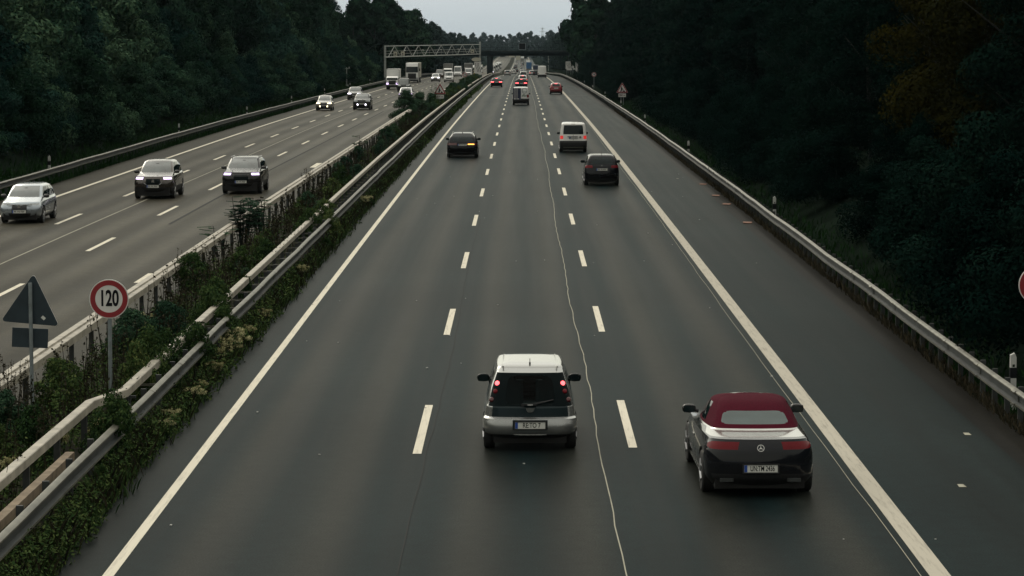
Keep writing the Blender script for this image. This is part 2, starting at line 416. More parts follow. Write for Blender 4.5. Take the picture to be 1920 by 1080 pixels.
for y in (612, 420, 338): ribbon(jt, [(1.0, y), (1.0, y + (3.0 if y > 600 else .5))], 14.3, .011)
tag(jt.build('road_joint', M['joint']), kind='structure')
# small stones and litter chips on the asphalt
chips = MB(); random.seed(3)
for k in range(48):
    y = random.uniform(36, 150); x = random.uniform(-6, 8.2); s = random.uniform(.012, .032)
    chips.box((x, y, zr(y) + s * .3), (s * random.uniform(.8, 1.6), s * random.uniform(.8, 1.6), s * .7), Matrix.Rotation(random.uniform(0, 3), 3, 'Z'))
tag(chips.build('gravel_chips', M['delin']), 'pale grit and stone chips scattered over the asphalt', None, None, 'stuff')
om = MB()
for x, y in ((8.55, 101), (8.6, 112), (8.58, 118), (8.62, 127)):
    om.add([(x - .2, y - .35, zr(y) + .02), (x + .1, y - .5, zr(y) + .02), (x + .22, y + .3, zr(y) + .02), (x - .12, y + .45, zr(y) + .02)], [(0, 1, 2, 3)])
tag(om.build('orange_mark', simple('orange_brown_patch', (.19, .085, .05), .8)), kind='structure')  # flat orange-brown patches on the gutter strip
hm = MB()
for x, y in ((8.0, 47.5), (7.7, 132), (7.0, 42)):
    hm.add([(x - .06, y - .14, zr(y) + .008), (x + .06, y - .14, zr(y) + .008), (x + .05, y + .14, zr(y) + .008), (x - .05, y + .14, zr(y) + .008)], [(0, 1, 2, 3)])
tag(hm.build('paint_fleck', M['seam']), kind='structure')

# ------------------------------------------------------------------ guardrails
def wave(side=1):
    """W-beam section, side=+1 when the corrugated face looks towards -x"""
    o = [(0, 0), (.05, .012), (.08, .036), (.08, .072), (.006, .092), (.006, .215), (.08, .250), (.08, .276), (.05, .300), (0, .31)]
    f = [(-side * a, b) for a, b in o]; b = [(-side * (a - .012), b) for a, b in reversed(o)]
    return f + b
def rail_posts(root, x, ya, yb, step, h, mat, face):
    n = 0; rest = MB(); y = ya
    while y < yb:
        m = MB() if n < 100 else rest
        m.box((x, y, zr(y) + h / 2 - .05), (.10, .055, h + .1)); m.box((x + face * .06, y, zr(y) + h - .14), (.10, .06, .12))
        if n < 100: m.build('post', mat, root)
        n += 1; y += step
    if rest.v: tag(rest.build('post_row', mat, root), kind='stuff')
def guardrail(label, x, ya, yb, side, step=1.333, jit=.012, seed=1, ytop=.75):
    root = thing('guardrail', label, 'guardrail', (0, 0, 0))
    random.seed(seed); path = []; yy = ya
    while yy < yb:
        path.append((x + random.uniform(-jit, jit), yy, zr(yy) + ytop - .31 + random.uniform(-.012, .012))); yy += 4 if yy < 700 else 25
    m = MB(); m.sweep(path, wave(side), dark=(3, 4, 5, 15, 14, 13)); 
    for k in range(12, 40 * 4):                         # overlapped, bolted joints of the beam
        yj = k * 4.0
        if ya + 1 < yj < min(yb, 190):
            zz = zr(yj) + ytop - .313; o_ = -side * .007
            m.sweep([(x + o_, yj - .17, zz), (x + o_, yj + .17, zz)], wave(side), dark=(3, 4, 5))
            for bz in (.055, .262):
                for by in (-.1, .1): m.box((x - side * .092, yj + by, zz + bz), (.02, .035, .03))
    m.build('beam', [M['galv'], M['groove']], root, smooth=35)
    rail_posts(root, x + side * .13, ya + 1, min(yb, 640), step, ytop, M['galvdark'], -side)
    return root
guardrail('long galvanised corrugated guardrail along the hard shoulder below the dark right-hand wood', 8.98, 38, 1500, 1, seed=2, jit=.03)
guardrail('corrugated steel guardrail on dense posts along the oncoming carriageway below the left wood', -22.55, 104, 1500, -1, seed=3)
guardrail('low corrugated guardrail half overgrown by weeds, nearest the left edge line', -6.74, 31, 900, -1, step=2.0, seed=4)
def boxrail(label, pathfn, ya, yb, w, h, top, seed, extra=False, rib=False):
    root = thing('box_beam_barrier', label, 'barrier', (0, 0, 0)); random.seed(seed)
    path = []; y = ya
    while y < yb:
        path.append((pathfn(y), y, zr(y) + top)); y += .15 if 45.9 < y < 49 else 1.333 if y < 160 else (6 if y < 700 else 25)
    pr = [(-w / 2, -h), (w / 2, -h), (w / 2, -.012), (w / 2 - .012, 0), (-w / 2 + .012, 0), (-w / 2, -.012)]
    if rib: pr = [(-w / 2, -h), (w / 2, -h), (w / 2, -.05), (w / 2 - .02, -.04), (.015, -.04), (.005, 0), (-w / 2 + .012, 0), (-w / 2, -.012)]
    m = MB(); m.sweep(path, pr)
    b = MB()
    for (x, y, z) in path:
        if y < 120 and int(y * 6.667) % 9 == 0:
            for dx, dy in ((-.05, -.12), (.05, -.12), (-.05, .12), (.05, .12), (-.05, .02), (.05, -.02)):
                if random.random() < .9: b.box((x + dx, y + dy, z + .004), (.022, .03, .012))
    m.build('beam', M['beam'], root, smooth=30)
    if b.v: tag(b.build('bolt_heads', M['ink'], root), kind='stuff')
    n = 0; rest = MB(); y = ya + .7
    while y < min(yb, 640):
        x = pathfn(y); q = MB() if n < 100 else rest
        q.box((x, y, zr(y) + (top - h) / 2 - .03), (.10, .07, top - h + .05))
        if n < 100: q.build('post', M['galvdark'], root)
        n += 1; y += 2.667
    if rest.v: tag(rest.build('post_row', M['galvdark'], root), kind='stuff')
    return root
def bx(y):
    t = min(1, max(0, (y - 46.6) / .45)); return -7.47 + .36 * t - .0028 * max(0, min(90, y - 47.4))
br = boxrail('pale box beam barrier with a kinked joint behind the low median guardrail', bx, 31, 900, .165, .14, .86, 5)
lb = MB(); lb.sweep([(-7.3, y, .45) for y in (33, 37, 41, 42.6)], [(-.07, -.14), (.07, -.14), (.07, 0), (-.07, 0)]); lb.build('lower_beam', M['oldbeam'], br)
bk = MB()
for y in (46.9, 47.3): bk.tube((bx(y), y, .72), (bx(y) + .18, y + .25, .1), .035, n=6); bk.box((bx(y) + .05, y, .70), (.3, .05, .05))
bk.build('bracket', M['galvdark'], br)
sp = MB()
for k in range(40):
    y = 50 + 2.0 * k; sp.box((-6.98, y, .56), (.52, .045, .045))
tag(sp.build('spacer_rods', M['galv'], br), kind='stuff')
b2 = boxrail('pale ribbed barrier on the oncoming side of the overgrown median', lambda y: -9.66 + .03 * math.sin(y * .05), 40, 900, .30, .20, .82, 6, rib=True)

# ------------------------------------------------------------------ signs and posts
def ring_pts(r, n=40): return [(r * math.cos(2 * math.pi * i / n), r * math.sin(2 * math.pi * i / n)) for i in range(n)]
def disc(mb, r, y0, y1, cz=0, mi=0): mb.prism([(x, z + cz) for x, z in ring_pts(r)], y0, y1, mi)
def annulus(r0, r1, y0, y1, n=40):
    m = MB(); a = ring_pts(r0, n); b = ring_pts(r1, n)
    m.v = [(x, y0, z) for x, z in a] + [(x, y0, z) for x, z in b] + [(x, y1, z) for x, z in a] + [(x, y1, z) for x, z in b]
    for i in range(n):
        j = (i + 1) % n
        m.f += [(i, j, n + j, n + i), (2 * n + i, 3 * n + i, 3 * n + j, 2 * n + j), (n + i, n + j, 3 * n + j, 3 * n + i), (i, 2 * n + i, 2 * n + j, j)]
    m.mi = [0] * len(m.f); return m
def pole(root, x, y, h, r=.038): m = MB(); m.tube((x, y, -.3), (x, y, h), r, n=10); return m.build('post', M['post'], root, smooth=40)
def speed_sign(label, X, Y, zc, r, num, group=None):
    z0 = zr(Y); root = thing('speed_sign', label, 'road sign', (X, Y, z0), 0, group)
    pole(root, .0, .06, zc - z0 + r * .9)
    p = MB(); disc(p, r, 0, .025); pl = p.build('sign_plate', M['signwhite'], root, (0, 0, zc - z0), smooth=30)
    a = annulus(r * .70, r * .955, -.004, -.0005); a.build('red_ring', M['signred'], pl)
    if num: text(num, r * 1.12, M['ink'], pl, (0, -.004, 0), name='numerals', sx=.60 if len(num) > 2 else .8, bold=r * .03)
    return root
speed_sign('round red ringed speed limit sign reading 120 on a thin post in the median', -7.82, 50.2, 2.17, .372, '120')
speed_sign('round red ringed speed limit sign on the right side cut by the picture edge', 9.72, 50.0, 2.46, .372, '120')
speed_sign('small distant round speed limit sign in the median beyond the roadworks triangle', -8.0, 374, 1.25, .33, '100')
speed_sign('small distant round speed limit sign against the dark right wood', 10.1, 376, 1.25, .33, '100')
speed_sign('tiny round sign on the right verge just before the bridge', 11.0, 590, .55, .36, None)
def tri(side, rc=.06, n=6):
    h = side * math.sqrt(3) / 2; c = [(0, h * 2 / 3), (-side / 2, -h / 3), (side / 2, -h / 3)]; pts = []
    for i, (x, z) in enumerate(c):
        d = math.hypot(x, z); ux, uz = x / d, z / d; cx, cz = x - ux * rc * 2, z - uz * rc * 2; a0 = math.atan2(uz, ux)
        pts += [(cx + rc * math.cos(a0 - R_(60) + R_(120) * k / n), cz + rc * math.sin(a0 - R_(60) + R_(120) * k / n)) for k in range(n + 1)]
    return pts
def works_sign(label, X, Y, ztop, side):
    z0 = zr(Y); h = side * .866; root = thing('roadworks_sign', label, 'road sign', (X, Y, z0))
    zc = ztop - z0 - h * 2 / 3
    p = MB(); p.prism(tri(side), 0, .03); pl = p.build('sign_plate', M['signwhite'], root, (0, 0, zc))
    out = tri(side * .97); inn = tri(side * .70, .035); n = len(out); m = MB()
    m.v = [(x, -.006, z) for x, z in out] + [(x, -.006, z) for x, z in inn]; m.f = [(i, (i + 1) % n, n + (i + 1) % n, n + i) for i in range(n)]; m.mi = [0] * n
    m.build('red_border', M['signred'], pl)
    s = side; w = MB()                                  # digging worker and heap
    w.prism([(x * .35 - .05 * s, z * .35 + .19 * s) for x, z in ring_pts(.12 * s, 12)], -.010, -.004)
    w.prism([(-.12 * s, .14 * s), (-.02 * s, .14 * s), (.03 * s, .02 * s), (-.04 * s, -.02 * s), (-.10 * s, .0)], -.010, -.004)
    w.prism([(-.10 * s, .0), (-.04 * s, -.02 * s), (-.13 * s, -.20 * s), (-.19 * s, -.20 * s)], -.010, -.004)
    w.prism([(-.06 * s, .0), (.0, .0), (.0, -.20 * s), (-.06 * s, -.20 * s)], -.010, -.004)
    w.prism([(-.02 * s, .13 * s), (.10 * s, -.06 * s), (.08 * s, -.09 * s), (-.05 * s, .10 * s)], -.010, -.004)
    w.prism([(.05 * s, -.20 * s), (.12 * s, -.07 * s), (.17 * s, -.08 * s), (.24 * s, -.20 * s)], -.010, -.004)
    w.build('pictogram', M['ink'], pl)
    q = MB(); q.box((0, .015, 0), (side * .66, .03, side * .34)); sub = q.build('distance_plate', M['signwhite'], root, (0, 0, zc - h / 3 - side * .21))
    text('800 m', side * .24, M['ink'], sub, (0, -.004, 0), sx=.82, bold=.004)
    f = MB(); a, b = side * .33, side * .17
    for c, d in (((0, -.003, b - .015), (2 * a, .006, .03)), ((0, -.003, -b + .015), (2 * a, .006, .03)), ((a - .015, -.003, 0), (.03, .006, 2 * b - .06)), ((-a + .015, -.003, 0), (.03, .006, 2 * b - .06))): f.box(c, d)
    f.build('plate_border', M['ink'], sub)
    pole(root, -.12 if X > 0 else 0, .07, zc + .1)
    if X > 0: pole(root, .12, .07, zc + .1)
    return root
works_sign('red bordered roadworks triangle with 800 m plate among the median plants', -8.05, 262, 2.2, 1.22)
works_sign('red bordered roadworks triangle with 800 m plate on twin posts by the right wood', 10.0, 267, 2.2, 1.2)
# warning sign seen from behind
root = thing('warning_sign', 'grey back of a tilted triangular road sign with a rectangular plate below', 'road sign', (-9.02, 48.7, 0))
pole(root, 0, -.05, 2.62, .036)
p = MB(); p.prism(tri(1.07, .045), 0, .022); pl = p.build('triangle_plate', M['signback'], root, (.0, 0, 2.17), rot=(0, R_(5), R_(0)))
st = MB(); st.box((.24, -.004, -.18), (.075, .004, .055), Matrix.Rotation(R_(38), 3, 'Y')); st.build('sticker', M['plate'], pl)
ed = MB(); ed.prism([(x * 1.012, z * 1.012) for x, z in tri(1.07, .045)], .022, .028); ed.build('front_edge', M['signwhite'], pl)
q = MB(); q.box((0, .011, 0), (.66, .022, .36), ch=0); q.build('back_plate', M['signback'], root, (-.03, 0, 1.60), rot=(0, R_(2.5), 0))
def lane_sign(label, X, Y, w, h, zc, cap=False):
    z0 = zr(Y); root = thing('lane_diversion_sign', label, 'road sign', (X, Y, z0))
    pole(root, -w * .3, .06, zc - z0); pole(root, w * .3, .06, zc - z0)
    p = MB(); p.box((0, .02, 0), (w, .04, h)); pl = p.build('sign_plate', M['signwhite'], root, (0, 0, zc - z0))
    a = MB()
    for k in range(3):
        x = -w * .3 + k * w * .22
        pts = [(x, h * .40), (x, h * .12), (x + w * .1, -h * .05), (x + w * .22, -h * .18), (x + w * .24, -h * .42)]
        for (x0, za), (x1, zb) in zip(pts, pts[1:]):
            a.prism([(x0 - .045, za), (x0 + .045, za), (x1 + .045, zb), (x1 - .045, zb)], -.006, -.002)
    a.build('arrow', M['ink'], pl)
    q = MB(); q.box((.1 * w, .0, 0), (w * .9, .03, h * .16)); sub = q.build('distance_plate', M['signwhite'], root, (0, -.012, zc - z0 - h * .58))
    if cap:
        e = MB(); e.prism([(x * 1.0, z * .42) for x, z in ring_pts(.85, 20)], 0, .2); e.build('top_panel', M['cream'], root, (-.25, -.1, zc - z0 + h * .5 + .42))
    return root
lane_sign('white lane diversion board with curved arrows under a beige oval panel in the median', -8.0, 482, 1.25, 2.0, .85, True)
lane_sign('white lane diversion board with curved arrows standing against the right wood', 11.0, 524, 1.05, 1.75, .45)
lane_sign('dim white diversion board in the shade at the right bridge abutment', 10.6, 610, 1.35, 1.7, -.35)
lane_sign('second dim board of vertical arrows right of the shaded diversion board', 12.0, 612, 1.15, 1.9, -.1)
def delineator(X, Y, label, group):
    root = thing('delineator_post', label, 'delineator', (X, Y, zr(Y)), random.uniform(-.1, .1), group)
    m = MB(); m.prism([(-.06, -.1), (.06, -.1), (.055, 1.02), (.02, 1.10), (-.055, 1.06)], -.05, .05); m.build('post', M['delin'], root)
    b = MB(); b.box((0, 0, .72), (.128, .108, .20)); b.build('black_band', M['ink'], root)
    r = MB(); r.box((0, -.054, .86), (.045, .012, .05)); r.build('reflector', M['chrome'], root)
ORD = ['nearest', 'second', 'third', 'fourth', 'fifth', 'sixth', 'seventh', 'eighth', 'ninth', 'tenth']
for i, Y in enumerate((50.6, 99.5, 152, 204, 255, 305, 355, 405, 460)):
    delineator(9.38 + .05 * (i % 3), Y, f'white delineator post with black band behind the right guardrail, {ORD[i]} from the viewer', 'delineator posts along the right guardrail')
for i, (X, Y) in enumerate(((-23.6, 133), (-23.4, 182), (-23.6, 229), (-23.9, 277), (-24.1, 326), (-24.2, 376), (-24.2, 425))):
    delineator(X, Y, f'white delineator post with black band behind the left guardrail, {ORD[i]} from the viewer', 'delineator posts along the left guardrail')
# thin mast with a box on the left verge
root = thing('measuring_mast', 'thin grey mast with a small cabinet on the left verge before the gantry', 'mast', (-24.4, 372, zr(372)))
m = MB(); m.tube((0, 0, 0), (0, 0, 3.3), .05, n=8); m.build('mast', M['steelgrey'], root)
m = MB(); m.box((0, .05, .55), (.45, .35, .75), ch=.03); m.build('cabinet', M['steelgrey'], root)
m = MB(); m.box((0, 0, 3.15), (.9, .06, .06)); m.box((.35, 0, 3.3), (.15, .15, .2)); m.build('cross_arm', M['steelgrey'], root)

# ------------------------------------------------------------------ gantry over the oncoming carriageway
A = Vector((-22.85, 446, 0)); B = Vector((-8.0, 508, 0))
GZ0, GZ1 = 3.02, 4.85
root = thing('sign_gantry', 'pale steel lattice gantry spanning the oncoming carriageway', 'gantry', (0, 0, 0))
for P, top in ((A, 4.95), (B, 5.35)):
    m = MB(); m.box((P.x, P.y, (zr(P.y) + top) / 2), (.34, .34, top - zr(P.y))); m.build('upright', M['steelgrey'], root)
def gl(t, z, off=0): p = A.lerp(B, t); return Vector((p.x, p.y + off, z))
ch = MB()
for z, r in ((GZ0, .085), (GZ1, .06)):
    for off in (-.9, .9): ch.tube(gl(0, z, off), gl(1, z, off), r, n=6)
    for k in range(9): ch.tube(gl(k / 8, z, -.9), gl(k / 8, z, .9), .045, n=5)
ch.build('chord', M['steelgrey'], root)
br_ = MB(); nseg = 16
for off in (-.9, .9):
    for k in range(nseg):
        za, zb = (GZ0, GZ1) if k % 2 == 0 else (GZ1, GZ0)
        br_.tube(gl(.03 + .94 * k / nseg, za, off), gl(.03 + .94 * (k + 1) / nseg, zb, off), .036, n=5)
tag(br_.build('lattice_braces', M['steelgrey'], root), kind='stuff')
rl = MB()
for z in (GZ0 + .55, GZ0 + 1.0): rl.tube(gl(0, z, -.6), gl(1, z, -.6), .03, n=5)
for k in range(17): rl.tube(gl(k / 16, GZ0, -.6), gl(k / 16, GZ0 + 1.0, -.6), .025, n=5)
rl.build('walkway_rail', M['steelgrey'], root)
wk = MB()
for k in range(16):
    a, b = gl(k / 16, GZ0 - .02), gl((k + 1) / 16, GZ0 - .02)
    wk.add([(a.x, a.y - .6, a.z), (b.x, b.y - .6, b.z), (b.x, b.y + .6, b.z), (a.x, a.y + .6, a.z)], [(0, 1, 2, 3)])
wk.build('walkway', M['steelgrey'], root)
for t, z in ((.1, 3.55), (.17, 3.55), (.91, 3.6)):
    m = MB(); p = gl(t, z, -1.1); m.box(p, (.62, .3, .72)); c = m.build('cabinet', M['cream'], root)
    m = MB(); m.box((p.x, p.y - .17, p.z - .05), (.22, .06, .2)); m.build('lens', M['ink'], c)
for t in (.19, .37, .56, .75, .82):
    m = MB(); p = gl(t, GZ0 + 1.05, -1.2); m.box(p, (.32, .3, .12), ch=.04); m.build('lamp', M['signwhite'], root)

# ------------------------------------------------------------------ bridge across the motorway
BY = 652
root = thing('road_bridge', 'dark road bridge crossing both carriageways with a thin railing', 'bridge', (0, BY, 0))
m = MB(); m.box((-14, 5, 2.25), (56, 11, .45)); m.build('deck', M['bridge'], root)
m = MB()
for k in range(5): m.box((-14, 1.2 + 1.9 * k, 1.72), (54, .5, .62))
m.build('girder', M['bridge'], root)
m = MB(); m.box((-14, -.55, 2.52), (56, .3, .35)); m.build('parapet', M['darkconcrete'], root)
m = MB()
for z in (3.05, 3.45): m.tube((-42, -.5, z), (13, -.5, z), .05, n=5)
for k in range(28): m.tube((-42 + 2 * k, -.5, 2.7), (-42 + 2 * k, -.5, 3.45), .04, n=5)
m.build('railing', M['bridge'], root)
for x in (-7.9, -26):
    m = MB()
    m.box((x, 5, -1.15), (1.4, 9, 5.2), ch=.3); m.build('pier', M['darkconcrete'], root)
for x, w in ((12.6, 2.6), (-38, 8)):
    m = MB(); m.box((x, 5, -1.2), (w, 10, 6.2)); m.build('abutment', M['darkconcrete'], root)
vr = thing('message_sign', 'unlit black square message sign mounted on the bridge railing', 'sign', (0.02, BY - 1.0, 3.72))
m = MB(); m.box((0, 0, 0), (1.5, .3, 1.5)); m.build('display_panel', M['ink'], vr)
m = MB()
for c, d in (((0, -.17, .78), (1.66, .08, .07)), ((0, -.17, -.78), (1.66, .08, .07)), ((.8, -.17, 0), (.07, .08, 1.49)), ((-.8, -.17, 0), (.07, .08, 1.49))): m.box(c, d)
m.build('frame', M['post'], vr)
# ------------------------------------------------------------------ vehicles
# a body is a stack of closed plan outlines from sill to roof; every pane, lamp and bumper is a patch of that surface built as its own part
RES = {'near': (6, 10, 6, 34, 10), 'mid': (5, 8, 5, 24, 8), 'far': (2, 4, 3, 14, 4)}
class Body:
    def __init__(s, layers, res):
        s.R, s.nR, s.nC, s.nS, s.nF = RES[res]
        rows = [s.outline(*l[:9]) for l in layers]; sharp = [len(l) > 9 and l[9] for l in layers]
        s.rows = []; n = len(rows)
        for k in range(n - 1):
            for r in range(s.R):
                t = r / s.R; row = []
                for i in range(len(rows[0])):
                    p = []
                    for a in range(3):
                        p0, p1 = rows[k][i][a], rows[k + 1][i][a]; d = p1 - p0
                        m0 = d if (sharp[k] or k == 0) else (p1 - rows[k - 1][i][a]) / 2
                        m1 = d if (sharp[k + 1] or k == n - 2) else (rows[k + 2][i][a] - p0) / 2
                        p.append((2*t**3 - 3*t*t + 1) * p0 + (t**3 - 2*t*t + t) * m0 + (-2*t**3 + 3*t*t) * p1 + (t**3 - t*t) * m1)
                    row.append(p)
                s.rows.append(row)
        s.rows.append([list(p) for p in rows[-1]])
    def outline(s, zr_, zf, yr, yf, wr, wm, wf, rc, bow):
        pts = []; nR, nC, nS, nF = s.nR, s.nC, s.nS, s.nF
        rcf = rc * 1.25
        for i in range(nR + 1):
            x = (wr - rc) * i / nR; pts.append((x, yr + bow * (x / wr) ** 2))
        yc = pts[-1][1]
        for j in range(1, nC + 1):
            a = j / nC * math.pi / 2; pts.append((wr - rc + rc * math.sin(a), yc + rc * (1 - math.cos(a))))
        ys_ = yc + rc; ye = yf - rcf - bow
        for k in range(1, nS + 1):
            f = k / nS; x = wr * (1 - f) * (1 - 2 * f) + 4 * wm * f * (1 - f) + wf * f * (2 * f - 1)
            pts.append((x, ys_ + (ye - ys_) * f))
        for j in range(1, nC + 1):
            a = j / nC * math.pi / 2; pts.append((wf - rcf + rcf * math.cos(a), ye + rcf * math.sin(a)))
        for i in range(1, nF + 1):
            f = 1 - i / nF; x = (wf - rcf) * f; pts.append((x, yf - bow * (x / max(.01, wf - rcf)) ** 2))
        return [(x, y, zr_ + (zf - zr_) * (y - yr) / max(.01, yf - yr)) for x, y in pts]
    def T(s, code):
        c, f = code[0], float(code[1:])
        return {'R': round(f * s.nR), 'C': s.nR + round(f * s.nC), 'S': s.nR + s.nC + round(f * s.nS),
                'D': s.nR + s.nC + s.nS + round(f * s.nC), 'F': s.nR + 2 * s.nC + s.nS + round(f * s.nF)}[c]
    def at(s, k, code):
        kk = min(len(s.rows) - 1, max(0, round(k * s.R))); return s.rows[kk][s.T(code)]
    def make(s, root, regions, mats, wheels, Wmax):
        """regions: (part name, material, k0, k1, t0, t1, mode[, label]) mode: 'c' across the centre line, 's' one part each side; 'L'/'R' one side only"""
        K, n = len(s.rows), len(s.rows[0]); owner = {}
        for q, rg in enumerate(regions):
            k0, k1 = round(rg[2] * s.R), max(round(rg[2] * s.R) + 1, round(rg[3] * s.R)); t0, t1 = s.T(rg[4]), max(s.T(rg[4]) + 1, s.T(rg[5]))
            if len(rg) > 8 and rg[8]:                       # round the pane's corners by drawing its corner vertices inwards
                for ka, kd in ((k0, 1), (k1, -1)):
                    src = {(a, c): list(s.rows[ka + a * kd][t1 - c]) for a in range(4) for c in range(4)}
                    def put(a, c, a2, c2, f): s.rows[ka + a * kd][t1 - c] = [x + (y - x) * f for x, y in zip(src[(a, c)], src[(a2, c2)])]
                    put(0, 0, 1, 1, .95); put(1, 0, 1, 1, .35); put(0, 1, 1, 1, .35); put(0, 2, 1, 2, .08)
            for sd in (0, 1):
                if rg[6] in ('R', 'L') and rg[6] != 'LR'[sd]: continue
                for k in range(k0, min(k1, K - 1)):
                    for t in range(t0, min(t1, n - 1)):
                        if (k, t, sd) not in owner: owner[(k, t, sd)] = (q, sd if rg[6] != 'c' else 2)
        verts = []
        for sd in (-1, 1): verts += [(sd * x, y, z) for row in s.rows for x, y, z in row]
        verts = [list(v) for v in verts]
        base = {0: 0, 1: K * n}; drop = set()
        for (wy, wz, ra) in wheels:
            for k in range(K - 1):
                for t in range(n - 1):
                    c = [sum(s.rows[a][b][j] for a, b in ((k, t), (k, t + 1), (k + 1, t), (k + 1, t + 1))) / 4 for j in range(3)]
                    if c[0] > .62 * Wmax and (c[1] - wy) ** 2 + (c[2] - wz) ** 2 < ra * ra: drop.add((k, t))
            for sd in (0, 1):
                for k in range(K):
                    for t in range(n):
                        cells = [(k + a, t + b) for a in (-1, 0) for b in (-1, 0) if 0 <= k + a < K - 1 and 0 <= t + b < n - 1]
                        ins = [c in drop for c in cells]
                        if any(ins) and not all(ins):
                            v = verts[base[sd] + k * n + t]
                            dy, dz = v[1] - wy, v[2] - wz; d = math.hypot(dy, dz)
                            if .3 * ra < d < 1.6 * ra: v[1], v[2] = wy + dy / d * ra, wz + dz / d * ra
        groups = {}
        for sd in (0, 1):
            for k in range(K - 1):
                for t in range(n - 1):
                    if (k, t) in drop: continue
                    b = base[sd]; f = (b + k * n + t, b + k * n + t + 1, b + (k + 1) * n + t + 1, b + (k + 1) * n + t)
                    if sd == 0: f = f[::-1]
                    groups.setdefault(owner.get((k, t, sd), ('body', 0)), []).append(f)
        cap = []; o0, o1 = (K - 1) * n, K * n + (K - 1) * n
        for t in range(n - 1): cap.append((o1 + t, o1 + t + 1, o0 + t + 1, o0 + t))
        capowner = next(((q, 2) for q, rg in enumerate(regions) if rg[0] in ('soft_top', 'roof_panel')), ('body', 0))
        groups.setdefault(capowner, []).extend(cap)
        for key, fs in groups.items():
            used = {}; vs = []; nf = []
            for f in fs:
                g_ = []
                for i in f:
                    kx = (round(verts[i][0], 5), round(verts[i][1], 5), round(verts[i][2], 5))
                    if kx not in used: used[kx] = len(vs); vs.append(kx)
                    if used[kx] not in g_: g_.append(used[kx])
                if len(g_) > 2: nf.append(tuple(g_))
            mb = MB(); mb.v = vs; mb.f = nf; mb.mi = [0] * len(nf)
            if key[0] == 'body': mb.build('body', mats['body'], root, smooth=38)
            else:
                rg = regions[key[0]]; o = mb.build(rg[0], mats.get(rg[1]) or M[rg[1]], root, smooth=38)
                if len(rg) > 7 and rg[7]: o['label'] = rg[7]
def wheel(root, x, y, r, w, detail=True):
    sd = 1 if x > 0 else -1; m = MB(); n = 22 if detail else 12
    m.lathe([(-w / 2, r * .62), (-w / 2, r * .93), (-w / 2 + .025, r), (w / 2 - .025, r), (w / 2, r * .93), (w / 2, r * .62)], 'x', (0, 0, 0), n)
    o = m.build('wheel', M['tyre'], root, (x, y, r), smooth=40)
    q = MB(); xo = sd * (w / 2 - .01)
    if detail:
        a = [(r * .62 * math.cos(2 * math.pi * i / 20), r * .62 * math.sin(2 * math.pi * i / 20)) for i in range(20)]
        for i in range(20):
            j = (i + 1) % 20
            q.add([(xo, a[i][0], a[i][1]), (xo, a[j][0], a[j][1]), (xo, a[j][0] * .88, a[j][1] * .88), (xo, a[i][0] * .88, a[i][1] * .88)], [(0, 1, 2, 3)])
        for k in range(5): q.tube((xo, 0, 0), (xo, r * .58 * math.cos(k * 1.2566), r * .58 * math.sin(k * 1.2566)), .04, .03, n=6)
    q.lathe([(xo - .02, r * .16), (xo + .006 * sd, r * .14)], 'x', (0, 0, 0), 10)
    if not detail: q.lathe([(xo - .02, r * .55), (xo + .002 * sd, r * .55)], 'x', (0, 0, 0), 10)
    q.build('rim', M['rim'], o)
def mirror(root, x, y, z, mat, s=1.0):
    sd = 1 if x > 0 else -1; m = MB()
    for k in range(5):
        a = -math.pi / 2 + math.pi * (k + .5) / 5
        pass
    prof = [(-.085, .25), (-.07, .75), (-.02, 1.0), (.05, .92), (.10, .55), (.125, .18)]
    n = 12; vs = []
    for yy, f in prof:
        for i in range(n):
            t = 2 * math.pi * i / n; cx, cz = math.cos(t), math.sin(t)
            ex = .12 * f * math.copysign(abs(cx) ** .7, cx); ez = .078 * f * math.copysign(abs(cz) ** .7, cz)
            vs.append((x + sd * .10 + ex * s, y + yy * s, z + ez * s))
    fs = [(j * n + i, j * n + (i + 1) % n, (j + 1) * n + (i + 1) % n, (j + 1) * n + i) for j in range(len(prof) - 1) for i in range(n)]
    fs += [tuple(range(n - 1, -1, -1)), tuple((len(prof) - 1) * n + i for i in range(n))]
    m.add(vs, fs); m.tube((x - sd * .06, y + .02, z - .05), (x + sd * .06, y + .02, z - .03), .03, n=6)
    o = m.build('mirror', mat, root, smooth=50)
    q = MB(); q.box((x + sd * .10, y - .088 * s, z), (.19 * s, .006, .115 * s), ch=.0); q.build('mirror_glass', M['glass'], o)
def plate(root, y, z, s=None, tilt=0, face=-1, w=.52):
    m = MB(); m.box((0, 0, 0), (w, .012, .115)); p = m.build('number_plate', M['plate'], root, (0, y, z), rot=(tilt, 0, 0 if face < 0 else math.pi))
    b = MB(); b.box((-w / 2 + .026, -.0075, 0), (.046, .004, .107)); b.build('country_band', M['plateblue'], p)
    f = MB()
    for c, d in (((0, -.007, .068), (w + .05, .02, .018)), ((0, -.007, -.068), (w + .05, .02, .018)), ((w / 2 + .014, -.007, 0), (.018, .02, .117)), ((-w / 2 - .014, -.007, 0), (.018, .02, .117))): f.box(c, d)
    f.build('plate_frame', M['black'], p)
    if s: text(s, .118, M['ink'], p, (.025, -.0065, -.002), sx=0.74 if len(s) < 8 else .60, bold=.0015, depth=.001)
    else:
        q = MB()
        for k, x in enumerate((-.17, -.12, -.04, .01, .08, .13, .18)): q.box((x, -.0072, 0), (.022, .003, .065)); q.box((x + .014, -.0072, -.02 if k % 2 else .02), (.016, .003, .02))
        q.build('lettering', M['ink'], p)
